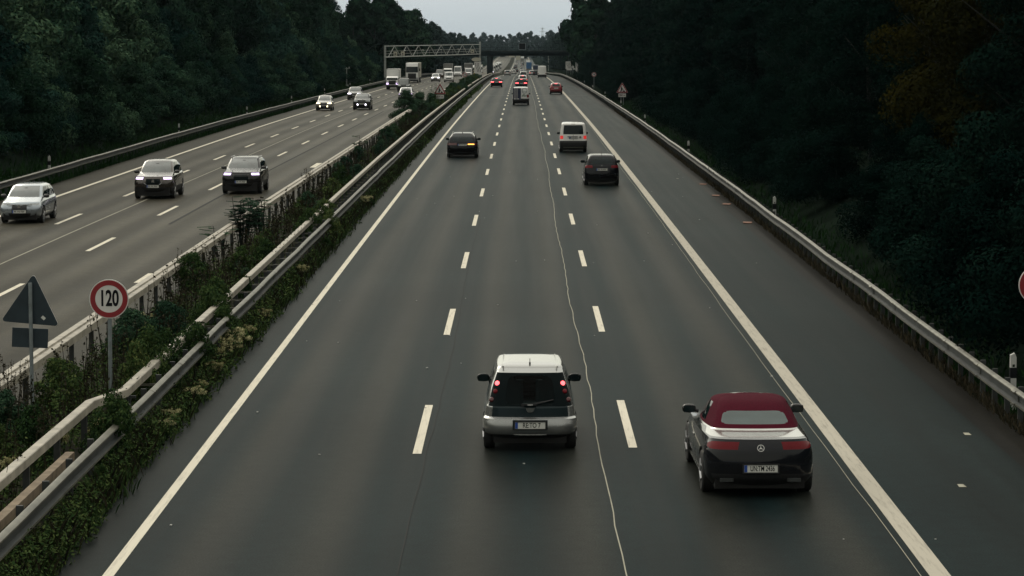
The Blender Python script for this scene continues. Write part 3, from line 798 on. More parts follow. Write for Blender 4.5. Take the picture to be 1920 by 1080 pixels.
def emblem(root, y, z, r, mat='chrome', star=False, tilt=0, rz=0):
    m = annulus(r * .84, r, -.008, .004, 24)
    if star:
        for k in range(3):
            a = math.pi / 2 + k * 2 * math.pi / 3
            e = (r * .86 * math.cos(a), r * .86 * math.sin(a)); px, pz = -math.sin(a) * r * .16, math.cos(a) * r * .16
            m.add([(px, -.004, pz), (-px, -.004, -pz), (e[0], -.006, e[1])], [(0, 1, 2)])
    else: disc(m, r * .6, -.01, .0)
    return m.build('emblem', M[mat], root, (0, y, z), rot=(tilt, 0, rz))
def std_layers(L, W, H, belt=.93, hood=1.0, hoodz=.80, yrt=.42, deck=.10, ws=.72, tumble=.20, rc=.24, bow=.10, wr=.0, rearz=None):
    rearz = rearz or belt - .06; yf7 = L - hood - ws; wt = W - tumble
    return [
        (.21, .20, .13, L - .20, W - .13, W - .10, W - .13, rc * .8, bow),
        (.35, .31, .04, L - .05, W - .04, W - .02, W - .05, rc, bow),
        (.53, .50, .00, L, W - .02, W, W - .02, rc, bow),
        (.71, .64, .02, L - .03, W - .02, W, W - .03, rc, bow),
        (rearz, hoodz, .06, L - .17, W - .05 - wr, W - .02, W - .08, rc, bow, 1),
        (belt, belt + .03, deck, L - hood, W - .10 - wr, W - .07, W - .12, rc * .62, bow * .7, 1),
        ((belt + H) / 2 - .01, (belt + H) / 2 - .01, deck + (yrt - deck) * .42, L - hood - ws * .47, W - .16 - wr, W - .125, W - .18, rc * .55, bow * .6),
        (H - .085, H - .075, yrt, yf7, wt - .05, wt, wt - .03, rc * .55, bow * .5, 1),
        (H - .022, H - .02, yrt + .16, yf7 - .17, wt - .17, wt - .12, wt - .15, rc * .55, bow * .4),
        (H, H, yrt + .5, yf7 - .55, wt * .42, wt * .45, wt * .42, rc * .5, .0)]
def std_regions(rear='red', head='lens', lit=None, slim=False, pillars=('S.02', 'S.36', 'S.40', 'S.66', 'S.69', 'S.99')):
    a = pillars; r = []
    r.append(('rear_window', 'glass', 5.12, 6.86, 'R0', 'R.93', 'c'))
    r.append(('windscreen', 'shield', 5.06, 6.93, 'D.7', 'F1', 'c'))
    for i in range(0, len(a), 2): r.append(('side_window', 'glass', 5.2, 6.8, a[i], a[i + 1], 's'))
    if rear: r.append(('tail_light', rear, 3.1, 4.0, 'R.62', 'C.9', 's'))
    r.append(('headlight', head, 3.25, 3.85, 'D.25', 'F.20' if not slim else 'F.10', 's'))
    r.append(('grille', 'black', 2.3, 3.4, 'F.35', 'F1', 'c'))
    r.append(('lower_grille', 'black', .4, 1.5, 'F.1', 'F1', 'c'))
    r.append(('sill_trim', 'black', 0, .62, 'S.0', 'S1', 's'))
    r.append(('lower_bumper', 'black', 0, 1.0, 'R0', 'C1', 'c'))
    return r
def finish(root, L, W, H, r=.315, wy=(.70, None), mir=None, mat='black', res='mid', mz=.98, tw=.20):
    m = MB(); m.box((0, L / 2, .33), (2 * W - .36, L - .30, .36)); m.build('underbody', M['under'], root)  # black box hung low, so the shade beneath the car is built in
    for y in (wy[0], wy[1] or L - .82):
        for sd in (-1, 1): wheel(root, sd * (W - tw / 2 - .012), y, r, tw, res != 'far')
    if mir is not None:
        for sd in (-1, 1): mirror(root, sd * (W - .085), mir, mz, mat, .95)
def gpos(X, Y): return (X, Y, zr(Y))
def car(name, label, cat, X, Y, col, L=4.1, W=.85, H=1.47, metal=.2, front=False, res='mid', rz=0, group=None, regions=None, layers=None, mirc=None,
        pl=True, wr_=.315, extra=None, **kw):
    """Y is the end nearest the viewer; front=True turns the car towards the viewer"""
    root = thing(name, label, cat, gpos(X, Y if not front else Y), (math.pi if front else 0) + rz, group)
    # pivot: local origin at the rear; a car facing us has its nose at Y
    if front: root.location = gpos(X, Y + L)
    slope = (zr(Y + L) - zr(Y)) / L; root.rotation_euler.x = math.atan(slope) * (-1 if front else 1)
    lay = layers or std_layers(L, W, H, **kw); b = Body(lay, res)
    wheels = [(.70, wr_, wr_ + .055), (L - .82, wr_, wr_ + .055)]
    b.make(root, regions or std_regions(), {'body': paint(col, metal)}, wheels, W)
    hood = kw.get('hood', 1.0)
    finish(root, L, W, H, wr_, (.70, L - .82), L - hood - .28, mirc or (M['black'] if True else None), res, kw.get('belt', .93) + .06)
    if pl and not front and res != 'far': plate(root, b.at(3.4, 'R0')[1] - .02, b.at(3.4, 'R0')[2], None)
    if pl and front and res != 'far': plate(root, b.at(1.9, 'F1')[1] + .015, b.at(1.9, 'F1')[2], None, face=1)
    if extra: extra(root, b)
    return root, b

# ---- silver micro van-like hatchback, nearest in the middle lane
L, W, H = 3.62, .81, 1.49
lay = [
    (.22, .22, .16, L - .2, W - .17, W - .10, W - .14, .26, .05),
    (.31, .31, .03, L - .05, W - .055, W - .02, W - .05, .25, .06),
    (.44, .45, .00, L, W, W, W - .02, .27, .07),
    (.575, .58, .025, L - .03, W, W, W - .03, .27, .07, 1),
    (.605, .66, .075, L - .10, W - .025, W - .01, W - .06, .25, .07, 1),
    (.78, .78, .085, L - .25, W - .055, W - .03, W - .10, .22, .07, 1),
    (.82, .95, .10, L - .72, W - .075, W - .06, W - .10, .20, .07),
    (1.08, 1.18, .20, L - 1.0, W - .135, W - .11, W - .16, .17, .06),
    (1.34, 1.38, .345, L - 1.3, W - .225, W - .20, W - .23, .14, .05, 1),
    (1.435, 1.45, .50, L - 1.45, W - .265, W - .25, W - .28, .14, .04),
    (1.475, 1.485, .80, L - 1.8, W - .45, W - .44, W - .46, .12, .0)]
darkpaint = paint((.020, .033, .038), .35)
reg = [
    ('rear_window', 'seerear', 6.05, 7.85, 'R0', 'R.80', 'c', None, True),
    ('windscreen', 'seefront', 6.1, 7.9, 'D.8', 'F1', 'c'),
    ('lamp_panel', 'blackgloss', 5.1, 8.0, 'R.80', 'C.75', 's'),
    ('window_surround', 'blackgloss', 5.5, 8.0, 'R0', 'R.80', 'c'),
    ('side_window', 'seerear', 5.9, 7.8, 'S.06', 'S.42', 's'), ('side_window', 'seerear', 5.9, 7.8, 'S.48', 'S.97', 's'),
    ('tailgate_panel', 'tail', 4.0, 5.5, 'R0', 'C.25', 'c', 'dark grey lower tailgate panel'),
    ('headlight', 'lens', 4.0, 5.0, 'D.2', 'F.3', 's'),
    ('lower_bumper', 'black', 0, 1.0, 'R0', 'C1', 'c'), ('lower_bumper', 'black', 0, .8, 'S0', 'F1', 'c'),
    ('roof_panel', 'roofp', 8.6, 10, 'R0', 'F1', 'c')]
CX, CY = .14, 45.35
root = thing('hatchback_car', 'silver and dark grey small hatchback with lit round tail lamps in the middle lane', 'car', gpos(CX, CY), R_(.3))
b = Body(lay, 'near')
silver = paint((.43, .435, .43), .8)
b.make(root, reg, {'body': silver, 'tail': darkpaint, 'roofp': paint((.28, .28, .27), .5)}, [(.62, .29, .345), (L - .70, .29, .345)], W)
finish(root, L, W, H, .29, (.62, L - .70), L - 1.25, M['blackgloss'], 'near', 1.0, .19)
for sd in (-1, 1):
    for zz, hx, rr, mt in ((1.185, .565, .041, 'brakelit'), (1.035, .61, .042, 'red'), (.885, .645, .046, 'darkred')):
        # seat each lamp on the panel surface
        best = min(((k, t) for k in range(5 * b.R, 8 * b.R) for t in range(b.T('R.7'), b.T('C.9'))), key=lambda kt: (b.rows[kt[0]][kt[1]][0] - hx) ** 2 + (b.rows[kt[0]][kt[1]][2] - zz) ** 2)
        p = b.rows[best[0]][best[1]]
        m = MB(); m.lathe([(-.018, rr * .55), (-.012, rr * .85), (.0, rr), (.03, rr)], 'y', (0, 0, 0), 18)
        o = m.build('tail_light', M[mt], root, (sd * p[0], p[1] - .006, p[2]), smooth=40, rot=(R_(-18), 0, sd * R_(20)))
        if mt == 'brakelit': o['label'] = 'lit upper tail lamp'
y, z = b.at(2.55, 'R0')[1], b.at(2.55, 'R0')[2]
plate(root, y - .022, .475, 'RE:TO 7')
m = MB(); m.box((0, y - .004, .482), (.60, .03, .165)); m.build('plate_recess', darkpaint, root)
m = MB(); m.prism([(-.075, 0), (.075, 0), (.06, -.055), (.03, -.075), (-.03, -.075), (-.06, -.055)], 0, .03); m.build('tailgate_handle', M['chrome'], root, (0, .055, .765))
m = MB(); m.box((0, .052, .795), (.20, .02, .03)); m.build('badge_base', M['blackgloss'], root)
text('smart', .045, M['chrome'], root, (0, .04, .825), name='badge_lettering', sx=.9, rot=(R_(75), 0, 0))
wp = MB(); p0 = Vector((.05, .075, .82)); p1 = Vector((.40, .085, .905)); wp.tube(p0, p1, .012, n=6); wp.tube(p0 + Vector((-.16, .0, .0)), p1, .007, n=5); wp.box((-.02, .08, .815), (.26, .05, .045)); wp.build('rear_wiper', M['black'], root)
m = MB(); m.box((0, .62, 1.475), (.03, .06, .03)); m.tube((0, .63, 1.48), (0, .60, 1.56), .006, n=5); m.build('roof_antenna', M['black'], root)
m = MB()
for sd in (-1, 1): m.tube((sd * .47, .42, 1.437), (sd * .45, 1.9, 1.47), .014, n=6)
m.tube((-.28, .036, .30), (.28, .036, .30), .014, n=6)
m.build('trim_strip', M['chrome'], root)
m = MB()
for sx in (-.36, .36):
    m.box((sx, 1.55, .75), (.5, .16, .62), ch=.05); m.box((sx, 1.52, 1.13), (.26, .1, .2), ch=.04)
m.build('seat', M['seat'], root)

# ---- black convertible with burgundy soft top
L, W, H = 4.55, .875, 1.38
lay = [
    (.20, .20, .14, L - .22, W - .14, W - .10, W - .14, .22, .12),
    (.33, .30, .03, L - .05, W - .05, W - .03, W - .06, .28, .14),
    (.52, .48, .00, L, W - .03, W, W - .03, .32, .16),
    (.68, .62, .015, L - .04, W - .03, W, W - .04, .33, .16),
    (.81, .70, .04, L - .10, W - .055, W - .01, W - .06, .33, .16),
    (.925, .80, .085, L - .22, W - .11, W - .04, W - .09, .32, .15, 1),
    (.955, .87, .50, L - .85, W - .15, W - .07, W - .14, .28, .12),
    (.972, .93, .76, L - 1.28, W - .17, W - .10, W - .17, .26, .10, 1),
    (.990, .95, .785, L - 1.30, W - .185, W - .115, W - .18, .25, .10, 1),
    (1.10, 1.09, .99, L - 1.60, W - .245, W - .165, W - .22, .22, .09),
    (1.235, 1.23, 1.24, L - 1.88, W - .315, W - .235, W - .27, .20, .08),
    (1.325, 1.325, 1.50, L - 2.06, W - .38, W - .32, W - .34, .20, .07),
    (1.368, 1.372, 1.80, L - 2.25, W - .54, W - .50, W - .52, .18, .04),
    (1.38, 1.385, 2.0, L - 2.45, W - .72, W - .71, W - .72, .10, .0)]
reg = [
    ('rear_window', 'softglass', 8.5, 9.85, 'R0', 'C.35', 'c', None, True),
    ('windscreen', 'shield', 8.1, 10.9, 'D.6', 'F1', 'c'),
    ('side_window', 'glass', 8.25, 10.55, 'S.30', 'S.60', 's'), ('side_window', 'glass', 8.25, 10.5, 'S.62', 'S.97', 's'),
    ('chrome_trim', 'chrome', 7.0, 8.0, 'R0', 'S1', 'c'),
    ('boot_lid', 'deck', 5.35, 7.0, 'R0', 'S.12', 'c', 'boot lid with the sky reflection painted in pale'),
    ('tail_light', 'red', 3.75, 4.7, 'R.66', 'C.8', 's', None, True),
    ('soft_top', 'top', 8.0, 13, 'R0', 'D.3', 'c', 'burgundy canvas soft top'),
    ('headlight', 'lens', 3.0, 4.8, 'D.2', 'F.3', 's'),
    ('diffuser', 'black', 0, 1.35, 'R0', 'C.5', 'c')]
root = thing('convertible_car', 'black convertible with a closed burgundy soft top in the right lane', 'car', gpos(3.69, 40.75), R_(.9))
b = Body(lay, 'near')
deep = paint((.005, .006, .0095), .1).copy(); deep.node_tree.nodes['Principled BSDF'].inputs['Coat Weight'].default_value = .7
b.make(root, reg, {'body': deep, 'top': M['fabric'], 'deck': simple('painted_deck_reflection', (.30, .29, .27), .16, metal=.55, noise=.05, coat=1.0)}, [(.80, .33, .385), (L - .82, .33, .385)], W)  # deck colour paints the bright sky reflection onto the black boot lid
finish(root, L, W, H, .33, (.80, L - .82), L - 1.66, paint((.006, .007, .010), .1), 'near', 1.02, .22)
plate(root, b.at(1.75, 'R0')[1] - .012, .485, 'UN:TM 2436')
emblem(root, b.at(4.1, 'R0')[1] - .012, .795, .056, star=True, tilt=R_(-25))
for sd in (-1, 1):
    m = MB(); m.box((sd * .52, .045, .30), (.22, .05, .05), ch=.02); m.build('exhaust_trim', M['galvdark'], root)
m = MB()
for sd in (-1, 1): m.box((sd * (W + .002), 2.1, .72), (.012, .20, .03), ch=.004)
m.build('door_handle', M['chrome'], root)
m = MB()
for sd in (-1, 1): m.box((sd * (W - .05), 2.3, .245), (.03, 2.0, .03))
m.build('sill_chrome', M['chrome'], root)

# ---- black small hatchback, right lane
def ex_polo(root, b):
    emblem(root, b.at(4.6, 'R0')[1] - .012, .94, .06)
    m = MB(); m.tube((0, .75, 1.44), (0, .50, 1.60), .008, n=5); m.build('roof_antenna', M['black'], root)
rg = std_regions(rear=None); rg.insert(0, ('tail_light', 'red', 3.7, 4.85, 'R.80', 'C1', 's'))
car('hatchback_car', 'black small hatchback with a round tailgate badge just inside the right edge line', 'car', 3.76, 125.6, (.006, .007, .010), 3.9, .83, 1.46, regions=rg, extra=ex_polo, belt=.98, yrt=.38, tumble=.19, res='near')
# ---- white delivery van, right lane
def van_layers(L, W, H, belt=.98, nose=1.25, deckslope=.06, ws=.6):
    return [
        (.24, .22, .10, L - .18, W - .08, W - .06, W - .1, .14, .05),
        (.40, .34, .02, L - .04, W - .02, W - .02, W - .05, .15, .05),
        (.62, .55, .00, L, W, W, W - .03, .15, .05),
        (.74, .75, .05, L - .06, W - .01, W, W - .04, .14, .05, 1),
        (belt - .02, belt + .02, .06, L - .35, W - .02, W - .01, W - .08, .13, .05),
        (belt + .06, belt + .10, .065, L - nose + .1, W - .03, W - .02, W - .09, .12, .05, 1),
        ((belt + H) / 2, (belt + H) / 2, .065 + deckslope * .5, L - nose - ws * .4, W - .06, W - .05, W - .13, .11, .05),
        (H - .10, H - .10, .07 + deckslope, L - nose - ws, W - .12, W - .11, W - .16, .10, .04, 1),
        (H - .03, H - .03, .17 + deckslope, L - nose - ws - .12, W - .19, W - .18, W - .22, .10, .03),
        (H, H, .55, L - nose - ws - .5, W * .5, W * .5, W * .48, .1, .0)]
def van_regions(win=True, dark='black', lamps='redlit', k=(3.4, 4.6), side=True):
    r = []
    if win: r.append(('rear_window', 'glass', 5.1, 6.85, 'R0', 'R.90', 'c'))
    r += [('windscreen', 'shield', 5.1, 6.9, 'D.7', 'F1', 'c'), ('side_window', 'glass', 5.2, 6.7, 'S.72', 'S.98', 's')]
    if side: r.append(('side_window', 'glass', 5.2, 6.7, 'S.05', 'S.34', 's'))
    r += [('tail_light', lamps, k[0], k[1], 'R.9', 'C.6', 's'), ('headlight', 'lens', 3.1, 4.1, 'D.3', 'F.25', 's'), ('grille', 'black', 2.2, 3.3, 'F.3', 'F1', 'c'),
          ('rear_bumper', dark, 0, 2.9, 'R0', 'C1', 'c'), ('sill_trim', 'black', 0, .8, 'S0', 'S1', 's')]
    return r
def ex_caddy(root, b):
    y = b.at(4.3, 'R0')[1]
    plate(root, y - .02, .90, None, w=.46)
    m = MB(); m.box((-.04, y - .012, .965), (.62, .03, .035)); m.build('plate_recess', M['black'], root)
    emblem(root, y - .012, .93, .07, 'black').location.x = .42
    m = MB(); m.box((0, .055, .95), (.014, .02, .45)); m.build('door_seam', M['black'], root)
    m = MB(); m.box((0, .17, 1.80 - .09), (.24, .06, .045)); m.build('brake_lamp', M['darkred'], root)
    m = MB(); m.box((0, .0, .31), (1.2, .06, .03)); m.build('bumper_edge', M['galv'], root)
car('delivery_van', 'small white van with a wide dark rear window and lit tail lamps, right lane', 'van', 3.10, 161.5, (.80, .79, .76), 4.35, .83, 1.80, metal=0, layers=van_layers(4.35, .83, 1.80), regions=van_regions(), extra=ex_caddy, pl=False, mirc=M['black'], belt=1.02, hood=1.2, res='near')
# ---- black estate flashing its right indicator, left lane
def ex_estate(root, b):
    m = MB()
    for sd in (-1, 1): m.tube((sd * .58, .7, 1.42), (sd * .58, 2.5, 1.44), .018, n=6)
    m.build('roof_rail', M['chrome'], root)
    m = MB(); m.box((0, .85, 1.44), (.04, .16, .06)); m.build('roof_antenna', M['black'], root)
rg = std_regions(rear=None); rg = [('indicator', 'orangelit', 3.35, 3.75, 'R.50', 'C.2', 'R', 'lit amber indicator'), ('tail_light', 'darkred', 3.1, 4.0, 'R.50', 'C.8', 's')] + rg
car('estate_car', 'black estate car flashing an amber right indicator in the left lane', 'car', -3.46, 154.3, (.005, .006, .009), 4.5, .905, 1.43, regions=rg, extra=ex_estate, belt=.93, yrt=.62, tumble=.26, hood=1.25, wr_=.33, res='near')
# ---- wrapped van in the middle lane
def ex_wrap(root, b):
    L_, W_, H_ = 4.6, .90, 1.92
    m = MB(); m.box((-.41, .012, 1.18), (.82, .03, 1.22)); f = m.build('dark_wrap_panel', M['navy'], root)
    s = MB()
    for x, w in ((-.66, .03), (-.53, .035), (-.42, .02), (-.36, .02)): s.box((x, -.008, 1.2), (w, .01, 1.16))
    s.build('white_stripes', M['signwhite'], f)
    for k in range(4): s2 = MB(); s2.box((-.70 + .15 * k, -.009, .66), (.07, .012, .10)); s2.build('white_mark', M['signwhite'], f)
    a = annulus(.24, .28, -.0, .02, 24); o = a.build('swirl_mark', M['post'], root, (.38, -.008, 1.52)); 
    q = MB(); q.tube((.18, -.01, 1.40), (.62, -.01, 1.44), .02, n=5); q.tube((.18, -.01, 1.75), (.22, -.01, 1.35), .018, n=5); q.build('swirl_mark', M['post'], root)
    q = MB()
    for k in range(4): q.box((.16 + .13 * k, -.008, .98 + .03 * (k % 2)), (.08, .012, .14)); 
    q.box((.32, -.008, 1.15), (.22, .012, .05)); q.build('printed_lettering', simple('green_print', (.03, .10, .05), .5), root)
car('delivery_van', 'white van with a dark striped left rear door in the middle lane', 'van', -.13, 283, (.72, .72, .70), 4.6, .88, 1.92, metal=0, layers=van_layers(4.6, .88, 1.92), regions=van_regions(win=False, dark='black', k=(3.2, 5.2), lamps='red', side=False), extra=ex_wrap, pl=False, mirc=M['black'], belt=1.1, hood=1.3)
# ---- red hatchback
def ex_brake(x=.12):
    def f(root, b):
        p = b.at(7.0, 'R0'); m = MB(); m.box((0, p[1] - .01, p[2] + .0), (.34, .05, .045)); m.build('brake_lamp', M['brakelit'], root)
    return f
car('hatchback_car', 'small red hatchback with red mirrors in the right lane', 'car', 4.42, 348, (.20, .010, .018), 4.0, .83, 1.46, regions=std_regions(), extra=ex_brake(), mirc=paint((.20, .010, .018)), yrt=.5, belt=.95)
car('saloon_car', 'black saloon with lit brake lamps alone in the left lane', 'car', -3.97, 413, (.006, .006, .008), 4.5, .90, 1.42, regions=std_regions(rear='brakelit'), extra=ex_brake(), deck=.55, yrt=1.15)
car('hatchback_car', 'dark car with bright brake lamps directly in front of the striped van', 'car', -.12, 398, (.008, .012, .018), 4.3, .90, 1.46, regions=std_regions(rear='brakelit'), extra=ex_brake(), res='mid')
car('hatchback_car', 'white car with a dark rear window ahead of the braking dark car', 'car', .10, 452, (.55, .55, .53), 4.4, .88, 1.50, metal=0, regions=std_regions(rear='redlit'), extra=ex_brake(), res='mid')
car('estate_car', 'white estate car with an orange flank seen over the white car roof', 'car', .25, 540, (.5, .49, .47), 4.6, .88, 1.60, metal=0, res='far')
car('saloon_car', 'dark blue saloon queuing in the middle lane under the bridge', 'car', .25, 640, (.01, .014, .03), 4.6, .88, 1.45, res='far', deck=.5, yrt=1.1)
car('hatchback_car', 'light grey hatchback in the left lane just before the bridge', 'car', -4.0, 728, (.40, .40, .39), 4.2, .89, 1.52, res='far')
car('hatchback_car', 'small white car beside the light grey hatchback near the bridge', 'car', -2.95, 960, (.55, .55, .52), 3.9, .86, 1.55, res='far')
car('hatchback_car', 'dark car in front of the small white car beyond the bridge', 'car', -2.5, 1130, (.01, .012, .015), 4.2, .9, 1.5, res='far')
car('hatchback_car', 'dark blue car second in the middle queue beyond the bridge', 'car', .1, 850, (.012, .016, .03), 4.3, .88, 1.5, res='far')
car('hatchback_car', 'pale car third in the middle queue beyond the bridge', 'car', -.2, 1040, (.36, .36, .34), 4.3, .88, 1.55, res='far')
car('hatchback_car', 'silver car fourth in the middle queue beyond the bridge', 'car', -.4, 1220, (.36, .36, .34), 4.3, .88, 1.6, res='far')
car('hatchback_car', 'white car with red lamps between the middle queue and the white high van', 'car', 2.9, 800, (.45, .44, .43), 4.2, .86, 1.5, res='far', regions=std_regions(rear='redlit'))
car('estate_car', 'dark estate with a pale roof directly left of the white high van', 'car', 4.0, 770, (.014, .02, .026), 4.6, .95, 1.55, res='far')
car('delivery_van', 'tall white panel van on the crest in the right lane', 'van', 4.38, 588, (.74, .73, .70), 5.6, .98, 2.6, metal=0, layers=van_layers(5.6, .98, 2.6, nose=1.2), regions=van_regions(win=False, lamps='red', side=False), pl=False, belt=1.3, hood=1.2, res='mid')

# ---- oncoming cars
def onc_regions(head='whitelit', grille=True, low=None, suv=False):
    r = std_regions(head=head, slim=suv)
    if suv: r.insert(0, ('grille', 'blackgloss', 2.0, 3.5, 'F.42', 'F1', 'c')); r.insert(0, ('lower_bumper', 'black', 0, 1.6, 'C0', 'F1', 'c'))
    if low: r.insert(0, ('fog_lamp', low, 1.2, 1.9, 'F.12', 'F.34', 's'))
    return r
def ex_bonnet(emb=True, trim=True):
    def f(root, b):
        if emb:
            p = b.at(3.0, 'F1'); emblem(root, p[1] + .012, p[2], .07, rz=math.pi)
        if trim:
            p = b.at(3.55, 'F1'); m = MB(); m.box((0, p[1] + .0, p[2]), (.95, .03, .03)); m.build('grille_bar', M['chrome'], root)
        m = MB(); 
        p = b.at(6.7, 'F1'); m.box((0, p[1] + .0, p[2] - .03), (.13, .05, .06)); m.build('rear_view_mirror', M['black'], root)
    return f
car('estate_car', 'silver estate car with a chrome grille bar nearest in the oncoming outer lane', 'car', -18.95, 100.2, (.34, .38, .42), 4.0, .80, 1.42, metal=.5, front=True, regions=onc_regions('lens'), extra=ex_bonnet(), yrt=.4, belt=.93, hood=.98, res='near', rz=R_(0))
def ex_suv(root, b):
    ex_bonnet(True, False)(root, b)
    m = MB()
    pts = [(-.42, .86), (-.38, .70), (-.2, .60), (0, .575), (.2, .60), (.38, .70), (.42, .86)]
    for (x0, z0), (x1, z1) in zip(pts, pts[1:]): m.tube((x0, b.at(2.6, 'F1')[1] + .01, z0), (x1, b.at(2.6, 'F1')[1] + .01, z1), .014, n=5)
    m.build('grille_trim', M['rim'], root)
def suv_layers(L, W, H, belt=1.08, hoodz=.98):
    l = std_layers(L, W, H, belt=belt, hoodz=hoodz, hood=1.08, ws=.75, tumble=.22, yrt=.5, rc=.26, bow=.12)
    out = []
    for i, q in enumerate(l):
        q = list(q)
        if i == 0: q[0] = q[1] = .28
        if i == 1: q[0], q[1] = .42, .40
        if i == 2: q[0], q[1] = .62, .60
        if i == 3: q[0], q[1] = .84, .79
        out.append(tuple(q))
    return out
car('suv_car', 'dark brown suv with violet white headlamps in the oncoming middle lane', 'car', -15.98, 115.2, (.055, .046, .041), 4.2, .87, 1.63, metal=.6, front=True, layers=suv_layers(4.2, .87, 1.63), regions=onc_regions('violetlit', suv=True), extra=ex_suv, wr_=.35, belt=1.08, hood=1.08, res='near')
def ex_suv2(root, b):
    ex_bonnet(False, False)(root, b)
    m = MB(); y = b.at(3.2, 'F1')[1] + .015
    for k in range(4): m.box((0, y - .02 * k, .88 - .055 * k), (.72 - .06 * k, .02, .016))
    m.build('grille_bars', M['rim'], root)
    m = MB()
    for sd in (-1, 1): m.tube((sd * .62, .9, 1.59), (sd * .62, 2.5, 1.60), .02, n=6)
    m.build('roof_rail', M['rim'], root)
car('suv_car', 'black suv with slanted violet headlamps half hidden by a leafy median plant', 'car', -12.55, 118.8, (.020, .020, .021), 4.3, .89, 1.60, metal=.5, front=True, layers=suv_layers(4.3, .89, 1.60), regions=onc_regions('violetlit', suv=True), extra=ex_suv2, wr_=.35, belt=1.08, hood=1.08, res='near')
car('hatchback_car', 'small beige grey hatchback with yellowish lamps in the far oncoming outer lane', 'car', -19.25, 259, (.28, .27, .24), 3.8, .80, 1.44, front=True, regions=onc_regions('warmlit', low='warmlit'), extra=ex_bonnet(False, True))
car('suv_car', 'dark pickup like suv with round lit low lamps in the oncoming middle lane', 'car', -15.75, 262, (.03, .03, .03), 4.4, .88, 1.56, front=True, layers=suv_layers(4.4, .88, 1.58), regions=onc_regions('lens', low='whitelit'), extra=ex_bonnet(False, True), belt=1.05, hood=1.1)
car('hatchback_car', 'dark grey car with one bright lamp behind the pickup like suv', 'car', -19.55, 311, (.09, .09, .085), 4.2, .84, 1.48, front=True, regions=onc_regions('whitelit'), extra=ex_bonnet(False, False))
car('estate_car', 'white car with glowing lamps behind the big median bush', 'car', -13.45, 308, (.80, .78, .80), 4.4, .86, 1.46, metal=0, front=True, regions=onc_regions('violetlit'), extra=ex_bonnet(False, True))
car('suv_car', 'dark green tall suv behind the white car near the gantry', 'car', -16.25, 366, (.03, .035, .03), 4.6, .88, 1.86, front=True, layers=suv_layers(4.6, .88, 1.86), regions=onc_regions('lens'), extra=ex_bonnet(True, False), belt=1.08, hood=1.0)
car('hatchback_car', 'white small car with two bright lamps under the gantry', 'car', -16.0, 493, (.78, .77, .75), 4.0, .82, 1.5, metal=0, front=True, regions=onc_regions('whitelit'), res='mid')
car('delivery_van', 'rust brown van with one lit lamp behind the small white car', 'van', -17.6, 568, (.10, .06, .045), 4.6, .85, 1.85, front=True, layers=van_layers(4.6, .85, 1.85), regions=van_regions(False), pl=False, belt=1.1, hood=1.2, res='far')
car('delivery_van', 'white small van with a dark grille in front of the box truck', 'van', -13.3, 484, (.80, .79, .77), 4.5, .88, 1.85, metal=0, front=True, layers=van_layers(4.5, .88, 1.85), regions=van_regions(False), pl=False, belt=1.1, hood=1.2)
car('delivery_van', 'tall white van beside the round median speed sign', 'van', -15.2, 630, (.80, .79, .77), 5.5, .97, 2.5, metal=0, front=True, layers=van_layers(5.5, .97, 2.5, nose=1.0), regions=van_regions(False), pl=False, belt=1.3, hood=1.1, res='mid')
car('delivery_van', 'white van farthest right of the oncoming vans before the bridge', 'van', -12.9, 640, (.80, .79, .77), 4.6, .90, 1.95, metal=0, front=True, layers=van_layers(4.6, .9, 1.95), regions=van_regions(False), pl=False, belt=1.1, hood=1.2, res='far')
